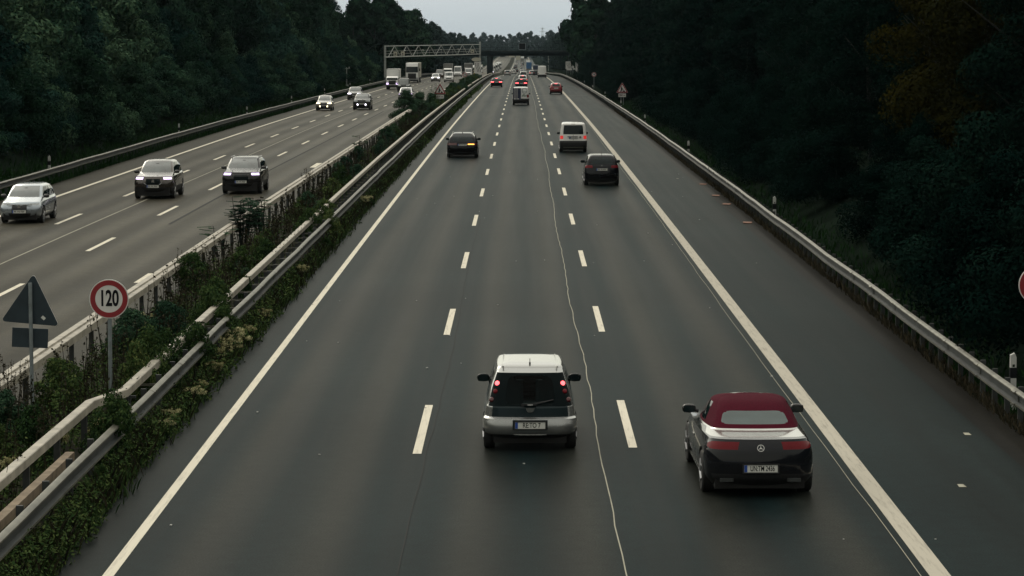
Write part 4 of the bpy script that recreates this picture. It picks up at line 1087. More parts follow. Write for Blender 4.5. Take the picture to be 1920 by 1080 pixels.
# ---- lorries
def truck(label, X, Y, w, h, L, cabh, cabmat, boxmat, front=True, tall=False, lit=None, name='box_truck'):
    root = thing(name, label, 'truck', gpos(X, Y), 0 if not front else math.pi)
    if front: root.location = gpos(X, Y + L)
    cl = 1.9; y0 = L - cl; hw = w / 2
    if front:
        lay = [(.35, .35, y0, L - .08, hw - .06, hw - .05, hw - .06, .1, .0), (.75, .75, y0, L, hw - .03, hw - .03, hw - .03, .14, .04), (1.15, 1.15, y0, L, hw - .03, hw - .03, hw - .03, .14, .04, 1),
               (1.15 + (cabh - 1.15) * .30, 1.15 + (cabh - 1.15) * .30, y0, L - .04, hw - .04, hw - .04, hw - .04, .14, .05, 1),
               (1.15 + (cabh - 1.15) * .72, 1.15 + (cabh - 1.15) * .72, y0, L - .22, hw - .06, hw - .06, hw - .08, .14, .05, 1),
               (cabh - .08, cabh - .08, y0, L - (.5 if tall else .55), hw - .09, hw - .09, hw - .12, .14, .05), (cabh, cabh, y0 + .1, L - .75, hw - .2, hw - .2, hw - .22, .1, .02)]
        b = Body(lay, 'mid')
        rg = [('windscreen', 'glass', 3.05, 3.95, 'D.6', 'F1', 'c'), ('side_window', 'glass', 3.1, 3.9, 'S.4', 'S.95', 's'), ('headlight', lit or 'lens', 1.05, 1.6, 'D.5', 'F.2', 's'),
              ('grille', 'black', 1.0, 2.75, 'F.3', 'F1', 'c'), ('front_bumper', 'black', 0, .9, 'D0', 'F1', 'c')]
        b.make(root, rg, {'body': cabmat}, [], hw)
        for sd in (-1, 1):
            m = MB(); m.box((sd * (hw + .16), L - .25, 1.15 + (cabh - 1.15) * .5), (.2, .12, .45), ch=.04); m.tube((sd * (hw - .05), L - .2, 1.15 + (cabh - 1.15) * .66), (sd * (hw + .14), L - .24, 1.15 + (cabh - 1.15) * .6), .025, n=5); m.build('mirror', M['black'], root)
    m = MB(); m.box((0, (y0 - .25) / 2, (h + .95) / 2), (w + .06, y0 - .25, h - .95), ch=.05); bo = m.build('cargo_box', boxmat, root)
    f = MB(); e = (y0 - .25) if front else 0
    for c, d in (((0, e, h - .03), (w + .1, .06, .07)), ((-hw - .02, e, (h + .95) / 2), (.06, .06, h - 1.0)), ((hw + .02, e, (h + .95) / 2), (.06, .06, h - 1.0)), ((0, e, .98), (w + .1, .06, .07))): f.box(c, d)
    f.build('box_frame', M['steelgrey'], bo)
    m = MB(); m.box((0, L / 2, .72), (w - .5, L - .5, .3)); m.build('chassis', M['under'], root)
    for y in (1.2, L - .95):
        for sd in (-1, 1): wheel(root, sd * (hw - .18), y, .45, .28, False)
    if not front:
        for sd in (-1, 1): m = MB(); m.box((sd * (hw - .2), -.03, .85), (.3, .06, .14)); m.build('tail_light', M['red'], root)
    return root
wt = paint((.80, .795, .77), 0)
truck('white box truck with a box higher than its cab at the foot of the gantry', -18.9, 389, 1.85, 2.95, 6.5, 1.95, wt, M['tarp'], lit='violetlit')
truck('tall white lorry with a dark windscreen band, largest truck on the oncoming side', -19.6, 476, 2.35, 3.55, 12, 3.62, wt, M['cream'], tall=True, name='lorry')
truck('white box truck with a grey roof edge behind the small white van', -17.0, 612, 2.05, 3.1, 7, 2.1, wt, M['concrete'])
truck('grey box lorry behind the tall white van under the bridge', -15.3, 760, 2.3, 3.6, 9, 2.4, paint((.12, .12, .12)), M['concrete'])
car('delivery_van', 'bright yellow van deep under the bridge on the oncoming side', 'van', -13.9, 820, (.42, .34, .03), 5.4, .98, 2.5, metal=0, front=True, layers=van_layers(5.4, .98, 2.5), regions=van_regions(False), pl=False, belt=1.3, hood=1.2, res='far')
truck('lorry with a blue tarpaulin back and pale top in the right lane queue', 3.25, 1270, 2.5, 4.0, 12, 3, wt, M['blue'], front=False, name='lorry')
tk = truck('dark lorry right of the blue tarpaulin lorry', 6.0, 1180, 2.3, 3.0, 9, 3, wt, M['navy'], front=False)  # dark from its navy box
random.seed(21)
pale = [M['tarp'], M['cream'], M['concrete'], M['tarp'], M['steelgrey']]
kinds = ['white', 'cream', 'grey', 'bright white', 'light grey']
for i, (X, Y, h_) in enumerate(((-12.0, 1010, 3.7), (-12.3, 1100, 3.6), (-12.2, 1190, 3.8), (-12.4, 1290, 3.7), (-12.2, 1400, 3.7), (-15.6, 860, 3.2), (-15.8, 980, 3.4))):
    truck(f'{kinds[i % 5]} lorry, {ORD[i]} in the oncoming queue beyond the bridge', X, Y, 2.45, h_, 13, h_ - .1, wt, pale[i % 5], lit='whitelit' if i in (0, 5) else None, tall=True, name='lorry')
proto, _ = car('hatchback_car', 'white car far ahead in the right-hand queue, first past the blue lorry', 'car', 3.9, 1450, (.48, .48, .46), 4.2, .88, 1.55, res='far')
proto2, _ = car('hatchback_car', 'dark car far ahead in the queue, first past the pale cars', 'car', -3.6, 1400, (.02, .02, .025), 4.2, .88, 1.55, res='far')
k = 0
for X in (-3.7, 0, 3.7):
    for Y in (1520, 1620, 1740, 1880, 2050):
        y = Y + random.uniform(-35, 35); src = proto if random.random() < .6 else proto2
        clone(src, gpos(X + random.uniform(-.3, .3), y), 0, f'{"pale" if src is proto else "dark"} speck of a car in the far end of the queue', 'pale far queue cars' if src is proto else 'dark far queue cars'); k += 1
for i, Y in enumerate((1560, 1680, 1820, 2000)):
    truck(f'pale lorry in the far queue, {ORD[i]} past the blue lorry', random.choice((3.5, .2)), Y, 2.4, 3.6, 12, 3, wt, pale[i % 5], front=False, name='lorry')
# overhead sign boards far ahead
for i, (X, Y, zc, w_, h_) in enumerate(((-7.2, 1900, -9.6, 4.2, 2.2), (-2.2, 1500, -6.8, 2.6, 3.4), (12.0, 1150, -3.0, 1.6, 3.2))):
    r = thing('distant_sign_board', ('beige board above the far end of the queue', 'pale tall board left of the blue lorry roof', 'grey white board right of the road beyond the bridge')[i], 'road sign', gpos(X, Y))
    m = MB(); m.box((0, 0, zc - zr(Y)), (w_, .3, h_)); m.build('panel', M['cream'], r)
    m = MB()
    for sd in (-1, 1): m.tube((sd * w_ * .45, .25, 0), (sd * w_ * .45, .25, zc - zr(Y)), .12, n=6)
    m.build('support', M['steelgrey'], r)

# ------------------------------------------------------------------ vegetation
def leaf(mb, p, nrm, s, asp=.5):
    u = nrm.orthogonal().normalized(); u.rotate(Matrix.Rotation(random.uniform(0, 6.28), 3, nrm)); w = nrm.cross(u)
    a, c = u * s, w * s * asp
    o = len(mb.v); mb.v += [tuple(p - a), tuple(p - c * .9 + a * .1), tuple(p + a), tuple(p + c + a * .1)]; mb.f.append((o, o + 1, o + 2, o + 3)); mb.mi.append(0)
def rdir(up=.2):
    while True:
        v = Vector((random.uniform(-1, 1), random.uniform(-1, 1), random.uniform(-1, 1)))
        if .05 < v.length < 1: v.normalize(); v.z += up; return v.normalized()
def crown(seed, r, z0, z1, nlobe, nleaf, s, shape='round', up=.25):
    random.seed(seed); mb = MB(); lobes = []
    for i in range(nlobe):
        f = (i + random.random()) / nlobe; z = z0 + (z1 - z0) * f
        if shape == 'round': rr = r * math.sqrt(max(.05, 1 - (2 * f - .95) ** 2))
        elif shape == 'cone': rr = r * (1.05 - f) ** .8
        else: rr = r * (1 - f ** 2.2 * .9)
        a = random.uniform(0, 6.28); d = rr * random.uniform(.25, .85)
        lobes.append((Vector((d * math.cos(a), d * math.sin(a), z)), r * random.uniform(.22, .46) * (1.1 - .45 * f)))
    tot = sum(l[1] ** 2 for l in lobes)
    for c, lr in lobes:
        for k in range(int(nleaf * lr * lr / tot)):
            d = rdir(up); q = random.random()
            p = c + Vector((d.x, d.y, d.z * .85)) * lr * (1.05 - .5 * q * q)
            if random.random() < .06: p += d * lr * random.uniform(.1, .45)
            n = (d * 1.5 + rdir(0) * .8).normalized(); leaf(mb, p, n, s * random.uniform(.6, 1.35), random.uniform(.4, .65))
    return mb
def trunk(seed, h, r):
    random.seed(seed); m = MB(); p = Vector((0, 0, -.6)); q = Vector((random.uniform(-.2, .2), random.uniform(-.2, .2), h * .5))
    m.tube(p, q, r, r * .7, 7); top = Vector((q.x * 1.6, q.y * 1.4, h * .86)); m.tube(q, top, r * .7, r * .2, 7)
    for k in range(5):
        z = h * random.uniform(.3, .75); b = p.lerp(top, z / h); a = random.uniform(0, 6.28); l = h * random.uniform(.16, .3)
        m.tube(b, b + Vector((math.cos(a) * l, math.sin(a) * l, l * .8)), r * .32, r * .08, 5)
    return m
def mesh_of(mb, mat, name):
    me = bpy.data.meshes.new(name); me.from_pydata(mb.v, [], mb.f); me.materials.append(mat); me.update(); return me
def kind(name, crowns, trunkm, mat, mat2=None):
    return [(mesh_of(c, mat, 'crown'), mesh_of(t, M['bark'], 'trunk')) for c, t in zip(crowns, trunkm)]
def vary(protos, mat):
    out = []
    for c, t in protos:
        c2 = c.copy(); c2.materials.clear(); c2.materials.append(mat); out.append((c2, t))
    return out
TREE = [(mesh_of(crown(40 + i, 3.4, 2.0, 12.5, 46, 12000, .20, 'round'), M['leaf'], 'crown'), mesh_of(trunk(i, 11, .22), M['bark'], 'trunk')) for i in range(4)]
BUSH = [(mesh_of(crown(60 + i, 2.3, .3, 4.0 + .5 * i, 30, 11000, .105, 'dome'), M['leaf'], 'foliage'), mesh_of(trunk(20 + i, 2.6, .07), M['bark'], 'stem')) for i in range(4)]
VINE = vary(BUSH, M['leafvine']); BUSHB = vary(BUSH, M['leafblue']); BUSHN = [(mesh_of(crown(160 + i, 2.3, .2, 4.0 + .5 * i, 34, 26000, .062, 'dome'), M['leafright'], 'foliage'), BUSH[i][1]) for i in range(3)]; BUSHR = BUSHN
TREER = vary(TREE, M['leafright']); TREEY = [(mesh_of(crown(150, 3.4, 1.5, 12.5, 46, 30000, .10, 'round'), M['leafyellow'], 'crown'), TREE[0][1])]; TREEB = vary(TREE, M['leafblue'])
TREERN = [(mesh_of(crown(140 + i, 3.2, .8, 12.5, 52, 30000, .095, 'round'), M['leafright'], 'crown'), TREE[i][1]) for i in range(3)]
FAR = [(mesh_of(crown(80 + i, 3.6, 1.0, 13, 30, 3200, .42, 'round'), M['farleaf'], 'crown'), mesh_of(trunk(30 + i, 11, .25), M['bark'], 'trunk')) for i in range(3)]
FARD = vary(FAR, M['leaf'])
def plant(name, protos, X, Y, s, label, cat, group, sz=1.0, dz=0, z=None):
    c, t = random.choice(protos)
    r = thing(name, label, cat, (X, Y, (zr(Y) + bank(X, Y) if z is None else z) + dz), random.uniform(0, 6.28), group)
    r.scale = (s * random.uniform(.9, 1.12), s * random.uniform(.9, 1.12), s * sz)
    a, b_ = ('crown', 'trunk') if name.endswith('tree') else ('foliage', 'stem')
    link(a, c, r); link(b_, t, r)
    return r
random.seed(101)
# left bank: creeper covered bushes, then trees climbing the slope
y = 112
while y < 470:
    X = -25.3 - random.uniform(0, 1.4) - (.6 if y < 130 else 0)
    v = random.random()
    if v < .42: plant('creeper_bush', VINE, X, y, random.uniform(.65, 1.05), 'rounded bush draped with pale green creeper on the left bank', 'bush', 'creeper bushes on the left bank', random.uniform(.7, 1.0))
    elif v < .7: plant('dark_bush', BUSH, X, y, random.uniform(.6, 1.0), 'dark green bush low on the left bank behind the guardrail', 'bush', 'dark bushes on the left bank')
    else: plant('blue_green_bush', BUSHB, X, y, random.uniform(.6, 1.0), 'blue green bush low on the left bank behind the guardrail', 'bush', 'blue green bushes on the left bank')
    y += random.uniform(3.0, 5.2)
y = 120
while y < 470:
    X = -30.2 - random.uniform(0, 2.2)
    v = random.random(); s = random.uniform(1.1, 1.7)
    if v < .45: plant('creeper_bush', VINE, X, y, s, 'rounded bush draped with pale green creeper on the left bank', 'bush', 'creeper bushes on the left bank', random.uniform(.8, 1.15))
    elif v < .8: plant('dark_tree', TREE, X, y, s * .55, 'young dark tree among creeper bushes on the left bank', 'tree', 'young dark trees on the left bank')
    else: plant('blue_green_bush', BUSHB, X, y, s, 'blue green bush low on the left bank behind the guardrail', 'bush', 'blue green bushes on the left bank', 1.1)
    y += random.uniform(4.5, 7.0)
for X0, y0, st, s0 in ((-35, 150, 7.5, .85), (-42, 195, 9, 1.0)):
    y = y0
    while y < 480:
        v = random.random(); s = random.uniform(.85, 1.15) * s0
        if v < .7: plant('dark_tree', TREE, X0 - random.uniform(-1.5, 2.5), y, s, 'tall dark broadleaf tree in the dense left wood', 'tree', 'tall dark trees in the left wood')
        elif v < .9: plant('blue_green_tree', TREEB, X0 - random.uniform(-1.5, 2.5), y, s, 'tall blue green tree in the dense left wood', 'tree', 'tall blue green trees in the left wood')
        else: plant('autumn_tree', TREEY, X0 - random.uniform(-1, 2), y, s * .95, 'yellowing tree between dark trees of the left wood', 'tree', 'yellowing trees in the left wood')
        y += random.uniform(st * .75, st * 1.25)
# right bank
y = 54
while y < 520:
    X = 10.9 + random.uniform(0, 1.2)
    if 84 < y < 97 or 232 < y < 271 or 340 < y < 379 or 468 < y: X += 1.7
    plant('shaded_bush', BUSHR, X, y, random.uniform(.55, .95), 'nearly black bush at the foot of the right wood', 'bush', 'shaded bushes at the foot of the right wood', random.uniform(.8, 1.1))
    y += random.uniform(3.0, 4.8)
for X0, y0, st, s0 in ((15.2, 64, 5.0, .62), (19, 80, 6.5, .95), (24, 110, 9, 1.12)):
    y = y0
    while y < 540:
        s = random.uniform(.85, 1.12) * s0
        if X0 == 15.2 and 84 < y < 98: plant('autumn_tree', TREEY, X0 - .4, y, .74, 'tree with yellow brown autumn leaves high on the right', 'tree', 'autumn trees of the right wood')
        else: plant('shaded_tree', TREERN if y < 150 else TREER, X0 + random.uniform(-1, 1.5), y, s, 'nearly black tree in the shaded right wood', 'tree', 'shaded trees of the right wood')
        y += random.uniform(st * .75, st * 1.25)
# beyond the gantry
random.seed(202)
for sd, X0 in ((-1, -24.6), (-1, -29), (1, 13.2), (1, 17.5)):
    y = 480
    while y < 1500:
        if 640 < y < 672: y = 674
        big = 1.0
        plant('distant_tree', FARD if y < 700 else FAR, X0 + sd * random.uniform(0, 2.5), y, random.uniform(.85, 1.12), 'distant dark tree lining the ' + ('left' if sd < 0 else 'right') + ' side beyond the gantry', 'tree', 'distant trees on the ' + ('left' if sd < 0 else 'right'), random.uniform(.82, 1.02))
        y += random.uniform(9, 15) * (1 if y < 800 else 1.8)
for X, Y, s in ((-25.6, 500, 1.12), (-26.5, 507, 1.14), (-27.0, 516, 1.1), (-25.2, 523, 1.05)):
    plant('clump_tree', FARD, X, Y, s, 'tree of the rounded clump standing above the left treeline', 'tree', 'clump above the left treeline', 1.02)
plant('skyline_tree', FARD, 12.4, 545, 1.25, 'tall tree reaching into the sky on the right of the road', 'tree', None, 1.22)
for k in range(46):
    X = -80 + 160 * (k + random.random()) / 46; Y = random.uniform(2250, 2600)
    plant('horizon_tree', FAR, X, Y, random.uniform(1.35, 1.75), 'tiny tree of the treeline closing the road ahead', 'tree', 'trees closing the road ahead', random.uniform(.9, 1.05))
r = thing('electricity_pylon', 'faint lattice power pylon on the skyline above the trees', 'pylon', (20.5, 2700, zr(2700)))
m = MB()
for sx in (-1, 1):
    for sy in (-1, 1): m.tube((sx * 2.2, sy * 2.2, 0), (sx * .3, sy * .3, 27), .22, .14, 5)
for k in range(9):
    z = 3 * k; w_ = 2.2 - 1.9 * z / 27; w2 = 2.2 - 1.9 * (z + 3) / 27
    for sx in (-1, 1): m.tube((sx * w_, -w_, z), (-sx * w2, -w2, z + 3), .1, n=4)
m.build('lattice_tower', M['steelgrey'], r)
m = MB()
for z, w_ in ((19, 9), (23, 7), (26, 5)): m.tube((-w_ / 2, 0, z), (w_ / 2, 0, z), .18, n=4)
m.build('cross_arm', M['steelgrey'], r)

# ---- verge grass
def blades(name, label, xf, ya, yb, n, h, mat):
    mb = MB()
    for k in range(n):
        y = ya + (yb - ya) * random.random() ** 1.4; x = xf(); z = zr(y) + bank(x, y)
        a = random.uniform(0, 6.28); hh = h * random.uniform(.5, 1.4); w_ = .006 + .00013 * y; l = hh * .5
        dx, dy = math.cos(a), math.sin(a); o = len(mb.v)
        mb.v += [(x - dy * w_, y + dx * w_, z - .02), (x + dy * w_, y - dx * w_, z - .02), (x + dx * l * .4 + dy * w_ * .6, y + dy * l * .4 - dx * w_ * .6, z + hh * .6), (x + dx * l, y + dy * l, z + hh)]
        mb.f.append((o, o + 1, o + 2, o + 3)); mb.mi.append(0)
    return tag(mb.build(name, mat), label, None, None, 'stuff')
blades('grass', 'green grass under the left guardrail', lambda: -22.35 - abs(random.gauss(0, 1.3)), 106, 430, 26000, .32, M['grass'])
blades('undergrowth', 'dark dry weeds under the right guardrail', lambda: random.uniform(8.92, 9.2), 40, 260, 7000, .2, M['drystem'])
blades('grass', 'dark green grass behind the right guardrail', lambda: 9.15 + abs(random.gauss(0, .6)), 40, 330, 14000, .20, M['grass'])
# ---- median: weeds, dry stalks, shrubs
random.seed(55)
und = MB()
for k in range(3400):
    y = 33 + 390 * random.random() ** 2.1
    x = random.choice((random.uniform(-9.3, -7.6), random.uniform(-9.3, -7.6), random.gauss(-6.52, .13) + .10 * math.sin(y * .9) * math.sin(y * .37), random.gauss(-6.56, .10), random.uniform(-7.4, -6.6)))
    x = min(x, -6.22); h = random.uniform(.25, .75) if x < -7.4 else random.uniform(.12, .42)
    if x > -6.8: h = random.uniform(.15, .5) * (1.3 if random.random() < .15 else 1)
    r_ = random.uniform(.18, .42) * (1 if x < -7 else .7)
    for j in range(int(64 if y < 80 else (16 if y < 180 else 9))):
        d = rdir(.5); p = Vector((x, y, zr(y))) + Vector((d.x * r_, d.y * r_ * 1.3, abs(d.z) * h * random.uniform(.3, 1)))
        if p.x > -6.05: p.x = -6.05 - random.random() * .2
        leaf(und, p, (d + rdir(.3) * .8).normalized(), random.uniform(.013, .030) * (1 + y / 75), random.uniform(.35, .6))
blades('grass', 'rough grass under the low median guardrail', lambda: min(-6.1, random.gauss(-6.5, .14)), 33, 300, 15000, .22, M['weed'])
blades('grass', 'dry brown grass tufts under the low median guardrail', lambda: min(-6.15, random.gauss(-6.5, .13)), 33, 240, 6000, .30, M['drystem'])
tag(und.build('undergrowth', M['weed']), 'tangled green weeds filling the median strip', None, None, 'stuff')
dry = MB()
for k in range(1800):
    y = 33 + 360 * random.random() ** 1.9; x = random.uniform(-9.4, -7.5)
    z = zr(y); h = random.uniform(.5, 1.15); a = random.uniform(0, 6.28); t = Vector((x + math.cos(a) * h * .18, y + math.sin(a) * h * .18, z + h)); wv = .006 + .00006 * y
    o = len(dry.v); dry.v += [(x - wv, y, z), (x + wv, y, z), (t.x + wv * .5, t.y, t.z), (t.x - wv * .5, t.y, t.z)]; dry.f.append((o, o + 1, o + 2, o + 3)); dry.mi.append(0)
    for j in range(7 if y < 130 else 3):
        leaf(dry, t + Vector((random.uniform(-.05, .05), random.uniform(-.05, .05), -random.uniform(0, .35) * h)), rdir(.2), random.uniform(.018, .04) * (1 + y / 140), .5)
tag(dry.build('dry_weeds', M['drystem']), 'brown dry weed stalks standing in the median', None, None, 'stuff')
def shrubmesh(seed, r, h, n, s): return mesh_of(crown(seed, r, .1, h, 18, n, s, 'dome', .35), M['shrub'], 'foliage')
SH = [(shrubmesh(300 + i, .62, 1.0, 5600, .030), mesh_of(trunk(50 + i, .7, .02), M['bark'], 'stem')) for i in range(3)]
SHW = vary(SH, M['weed'])
GOLD = []
for i in range(3):
    random.seed(400 + i); mb = MB()
    for k in range(26):
        a = random.uniform(0, 6.28); d = random.uniform(0, .26); c = Vector((d * math.cos(a), d * math.sin(a), random.uniform(.22, .42)))
        for j in range(42): dd = rdir(.4); leaf(mb, c + Vector((dd.x, dd.y, dd.z * .7)) * .075 * random.random() ** .5, dd, random.uniform(.010, .02), .6)
    st = MB()
    for k in range(30):
        a = random.uniform(0, 6.28); d = random.uniform(.05, .25)
        for j in range(8): leaf(st, Vector((d * math.cos(a) * j / 8, d * math.sin(a) * j / 8, .04 + .04 * j)), rdir(.5), random.uniform(.02, .045), .4)
    GOLD.append((mesh_of(mb, M['goldenrod'], 'blossom'), mesh_of(st, M['weed'], 'leaves')))
def median_plant(name, protos, X, Y, s, label, cat, group=None, sz=1.0, names=('foliage', 'stem')):
    r = thing(name, label, cat, (X, Y, zr(Y)), random.uniform(0, 6.28), group); c, t = random.choice(protos)
    r.scale = (s, s * random.uniform(.9, 1.2), s * sz); link(names[0], c, r); link(names[1], t, r); return r
random.seed(77)
for X, Y, s in ((-6.42, 58.5, 1.15), (-6.40, 60.2, 1.2), (-6.45, 57.0, 1.0), (-6.42, 55.2, .8), (-6.4, 61.8, .9), (-6.36, 51.4, .8), (-6.38, 52.6, .7), (-6.4, 48.4, .75), (-6.42, 47.6, .6), (-6.38, 66, .8), (-6.4, 78, .9), (-6.4, 110, 1.1)):
    median_plant('flowering_weed', GOLD, X, Y, s, 'pale yellow flowering weed spilling onto the asphalt edge', 'plant', 'pale flowering weeds at the asphalt edge', 1, ('blossom', 'leaves'))
for X, Y, s in ((-7.25, 45.2, 1.0), (-7.9, 44.6, .9), (-7.6, 52.8, 1.1), (-8.1, 41.2, .9), (-7.35, 54.0, .9), (-8.6, 62, 1.0), (-7.7, 66, .8)):
    median_plant('flowering_weed', GOLD, X, Y, s, 'pale flowering weed standing between the median barriers', 'plant', 'pale weeds between the barriers', 1.5, ('blossom', 'leaves'))
for X, Y, s, z_ in ((-6.78, 43.7, .85, 1.35), (-6.72, 44.5, .7, 1.3), (-7.35, 50.6, .9, 1.35), (-7.3, 51.8, 1.0, 1.3), (-7.2, 53.2, .9, 1.25), (-6.85, 55.6, .9, 1.2), (-6.8, 60.5, .75, 1.25), (-7.2, 61.8, 1.0, 1.25), (-7.25, 63.0, .95, 1.3), (-7.2, 69, .7, 1.2), (-7.2, 90, .9, 1.3), (-7.1, 94, .9, 1.3), (-7.3, 99, .8, 1.2), (-6.7, 93, .75, 1.2)):
    median_plant('climbing_shrub', SHW, X, Y, s, 'leafy green shrub growing over the right median rails', 'shrub', 'shrubs growing over the median rails', z_)
for k in range(70):
    Y = 40 + 330 * random.random() ** 1.3; X = random.uniform(-9.2, -7.7)
    median_plant('median_shrub', SH if random.random() < .6 else SHW, X, Y, random.uniform(.5, .95) * (1 + Y / 700), 'low green shrub in the weeds between the median barriers', 'shrub', 'low shrubs in the median', random.uniform(.8, 1.2))
for k in range(46):
    Y = 34 + 150 * random.random() ** 1.2; X = random.gauss(-6.5, .06)
    median_plant('edge_weed', SHW, X, Y, random.uniform(.22, .42), 'low weed tuft creeping out under the median guardrail', 'weed', 'weed tufts under the median guardrail', random.uniform(.7, 1.0))
# tall pinnate plants leaning over the oncoming lane
def pinnate(seed, h, nst):
    random.seed(seed); lf = MB(); st = MB()
    for k in range(nst):
        a = random.uniform(0, 6.28); d = random.uniform(.05, .5); top = Vector((d * math.cos(a), d * math.sin(a), h * random.uniform(.65, 1)))
        base = Vector((d * .3 * math.cos(a), d * .3 * math.sin(a), 0)); st.tube(base, top, .018, .008, 5)
        for j in range(9):
            p = base.lerp(top, .35 + .65 * j / 8); b_ = random.uniform(0, 6.28); l = random.uniform(.35, .55)
            dr = Vector((math.cos(b_), math.sin(b_), random.uniform(.1, .5))).normalized()
            tip = p + dr * l - Vector((0, 0, .12)); st.tube(p, tip, .006, .003, 4)
            side = dr.cross(Vector((0, 0, 1))).normalized()
            for q in range(9):
                c = p.lerp(tip, .2 + .8 * q / 8)
                for sd in (-1, 1):
                    e = c + side * sd * .11; n = (Vector((0, 0, 1)) + rdir(0) * .4).normalized(); o = len(lf.v)
                    w2 = (tip - p).normalized() * .032
                    lf.v += [tuple(c), tuple(c.lerp(e, .5) - w2), tuple(e - Vector((0, 0, .02))), tuple(c.lerp(e, .5) + w2)]; lf.f.append((o, o + 1, o + 2, o + 3)); lf.mi.append(0)
    return lf, st
for i, (X, Y, h, n_, lb) in enumerate(((-9.45, 89.5, 1.75, 15, 'tall feathery leaved plant rising in front of the black suv'), (-9.75, 85.5, 1.0, 3, 'small feathery leaved plant bending over the pale barrier'),
                                       (-9.1, 93, 1.35, 10, 'bushy feathery plant right behind the tall one at the barrier'), (-9.4, 152, 1.5, 4, 'slender feathery shoot above the barrier halfway to the big bush'), (-8.6, 262, 2.6, 5, 'upright leafy shoots beside the roadworks triangle'))):
    r = thing('feathery_plant', lb, 'plant', (X, Y, zr(Y))); lf, st = pinnate(500 + i, h, n_)
    link('foliage', mesh_of(lf, M['shrub'], 'foliage'), r); link('stem', mesh_of(st, M['bark'], 'stem'), r)
for i, (X, Y, h, lb) in enumerate(((-9.35, 74.5, 1.15, 'dry dark dock stalks standing before the pale barrier'), (-9.35, 48.2, 1.25, 'dark dry stalks around the foot of the triangular sign back'), (-9.5, 118, 1.1, 'reddish dry stalks at the pale barrier beyond the black suv'))):
    random.seed(600 + i); mb = MB(); hd = MB()
    for k in range(26):
        a = random.uniform(0, 6.28); d = random.uniform(0, .45); b0 = Vector((d * math.cos(a), d * math.sin(a) * 1.6, 0)); t = b0 + Vector((random.uniform(-.15, .15), random.uniform(-.15, .15), h * random.uniform(.6, 1.1)))
        mb.tube(b0, t, .007, .004, 4)
        for j in range(26): leaf(hd, b0.lerp(t, random.uniform(.45, 1.02)) + rdir(0) * random.uniform(.0, .05), rdir(.1), random.uniform(.015, .035), .5)
    r = thing('dry_stalk_plant', lb, 'plant', (X, Y, zr(Y))); mb.build('stem', M['drystem'], r); tag(hd.build('seed_heads', M['drystem'], r), kind='stuff')
# big bush hiding the white car
for X, Y, s, z_, lb in ((-10.5, 232, 1.0, .5, 'big round leafy bush leaning over the barrier before the white car'), (-9.6, 240, .8, .54, 'dense green bush between the big round bush and the roadworks triangle'), (-9.0, 252, .62, .6, 'dark low bush at the foot of the roadworks triangle')):
    c, t = BUSH[1]; c2 = c.copy(); c2.materials.clear(); c2.materials.append(M['shrub'])
    r = thing('median_bush', lb, 'bush', (X + .4, Y, zr(Y)), random.uniform(0, 6)); r.scale = (s * .62, s * .7, s * z_); link('foliage', c2, r); link('stem', t, r)
for k in range(22):
    Y = 285 + 9 * k; r = median_plant('far_median_shrub', SHW if k % 3 else SH, random.uniform(-9.1, -7.8), Y, random.uniform(1.5, 2.1), 'brownish far shrub in the median row towards the gantry', 'shrub', 'far shrubs in the median row', random.uniform(.6, .85))

# ------------------------------------------------------------------ thin evening haze along the cutting
hz = MB(); hz.box((0, 1950, 5.5), (1400, 4200, 44)); ho = hz.build('haze', bpy.data.materials.new('haze_air')); tag(ho, kind='stuff')
hm_ = ho.data.materials[0]; hm_.use_nodes = True; hn = hm_.node_tree; hn.nodes.clear()
out_ = hn.nodes.new('ShaderNodeOutputMaterial'); pv = hn.nodes.new('ShaderNodeVolumePrincipled'); pv.inputs['Color'].default_value = (.68, .88, 1.0, 1); pv.inputs['Density'].default_value = .000028
hn.links.new(pv.outputs[0], out_.inputs['Volume'])

# ------------------------------------------------------------------ light, sky, camera
w = bpy.data.worlds.new('World'); scene.world = w; w.use_nodes = True
nt = w.node_tree; bg = nt.nodes['Background']
SUN_EL, SUN_AZ = R_(34), R_(-30)            # azimuth measured from straight ahead (+y) towards the right
sky = nt.nodes.new('ShaderNodeTexSky'); sky.sky_type = 'NISHITA'; sky.sun_disc = False
sky.sun_elevation = SUN_EL; sky.sun_rotation = SUN_AZ; sky.air_density = 1.2; sky.dust_density = 4.0; sky.ozone_density = 1.0
hs = nt.nodes.new('ShaderNodeHueSaturation'); hs.inputs['Saturation'].default_value = .3; hs.inputs['Value'].default_value = 1.6
nt.links.new(sky.outputs[0], hs.inputs['Color'])
# overcast layer: brighter overhead than at the horizon, with soft cloud bands
tc = nt.nodes.new('ShaderNodeTexCoord')
sx = nt.nodes.new('ShaderNodeSeparateXYZ'); nt.links.new(tc.outputs['Generated'], sx.inputs[0])
oc = ramp(nt, [(0, (.375, .425, .45)), (.02, (.40, .445, .46)), (.06, (.56, .565, .45)), (.35, (.82, .81, .70)), (1, (1.05, 1.02, .90))])
nt.links.new(sx.outputs['Z'], oc.inputs['Fac'])
mp = nt.nodes.new('ShaderNodeMapping'); mp.inputs['Scale'].default_value = (1, 1, 5)
no = nt.nodes.new('ShaderNodeTexNoise'); no.inputs['Scale'].default_value = 3.0; no.inputs['Detail'].default_value = 6; no.inputs['Roughness'].default_value = .55
nt.links.new(tc.outputs['Generated'], mp.inputs['Vector']); nt.links.new(mp.outputs[0], no.inputs['Vector'])
rp = ramp(nt, [(.3, g3(.9 * 7.6)), (.7, g3(1.1 * 7.6))])
nt.links.new(no.outputs['Fac'], rp.inputs['Fac'])
mu = nt.nodes.new('ShaderNodeMixRGB'); mu.blend_type = 'MULTIPLY'; mu.inputs[0].default_value = 1
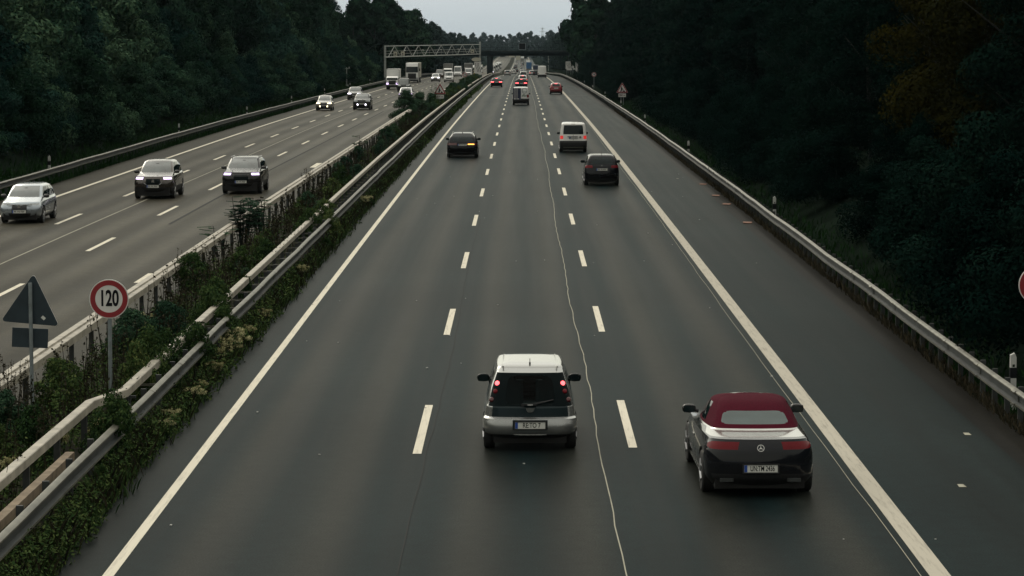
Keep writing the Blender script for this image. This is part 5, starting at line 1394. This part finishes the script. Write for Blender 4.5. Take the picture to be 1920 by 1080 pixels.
nt.links.new(oc.outputs[0], mu.inputs[1]); nt.links.new(rp.outputs[0], mu.inputs[2])
# thin cloud glows on the sun's side and is heavier on the opposite side
dt = nt.nodes.new('ShaderNodeVectorMath'); dt.operation = 'DOT_PRODUCT'; dt.inputs[1].default_value = (math.sin(SUN_AZ), math.cos(SUN_AZ), .25)
nt.links.new(tc.outputs['Generated'], dt.inputs[0])
gr = nt.nodes.new('ShaderNodeMapRange'); gr.inputs['From Min'].default_value = -.9; gr.inputs['From Max'].default_value = .95; gr.inputs['To Min'].default_value = .55; gr.inputs['To Max'].default_value = 1.25
nt.links.new(dt.outputs['Value'], gr.inputs['Value'])
mg = nt.nodes.new('ShaderNodeVectorMath'); mg.operation = 'SCALE'; nt.links.new(mu.outputs[0], mg.inputs[0]); nt.links.new(gr.outputs[0], mg.inputs['Scale'])
mx = nt.nodes.new('ShaderNodeMixRGB'); mx.inputs[0].default_value = .9
nt.links.new(hs.outputs[0], mx.inputs[1]); nt.links.new(mg.outputs[0], mx.inputs[2])
nt.links.new(mx.outputs[0], bg.inputs['Color']); bg.inputs['Strength'].default_value = .12
sl = bpy.data.lights.new('sun', 'SUN'); sl.energy = .5; sl.angle = R_(25); sl.color = (1.0, .92, .74)
so = bpy.data.objects.new('sun', sl); COL.objects.link(so)
dirv = Vector((math.sin(SUN_AZ) * math.cos(SUN_EL), math.cos(SUN_AZ) * math.cos(SUN_EL), math.sin(SUN_EL)))
so.rotation_euler = dirv.to_track_quat('Z', 'Y').to_euler()
cam = bpy.data.cameras.new('camera'); co = bpy.data.objects.new('camera', cam); COL.objects.link(co)
cam.sensor_width = 36; cam.lens = 93.75; cam.clip_start = .5; cam.clip_end = 20000
co.location = (0, 0, EYE); co.rotation_euler = (R_(90 - 5.484), 0, R_(.2167))
scene.camera = co
scene.view_settings.view_transform = 'Standard'; scene.view_settings.look = 'None'
scene.view_settings.exposure = 0.3; scene.view_settings.gamma = 1.0
scene.cycles.max_bounces = 6; scene.cycles.diffuse_bounces = 2; scene.cycles.glossy_bounces = 3
scene.cycles.use_denoising = True
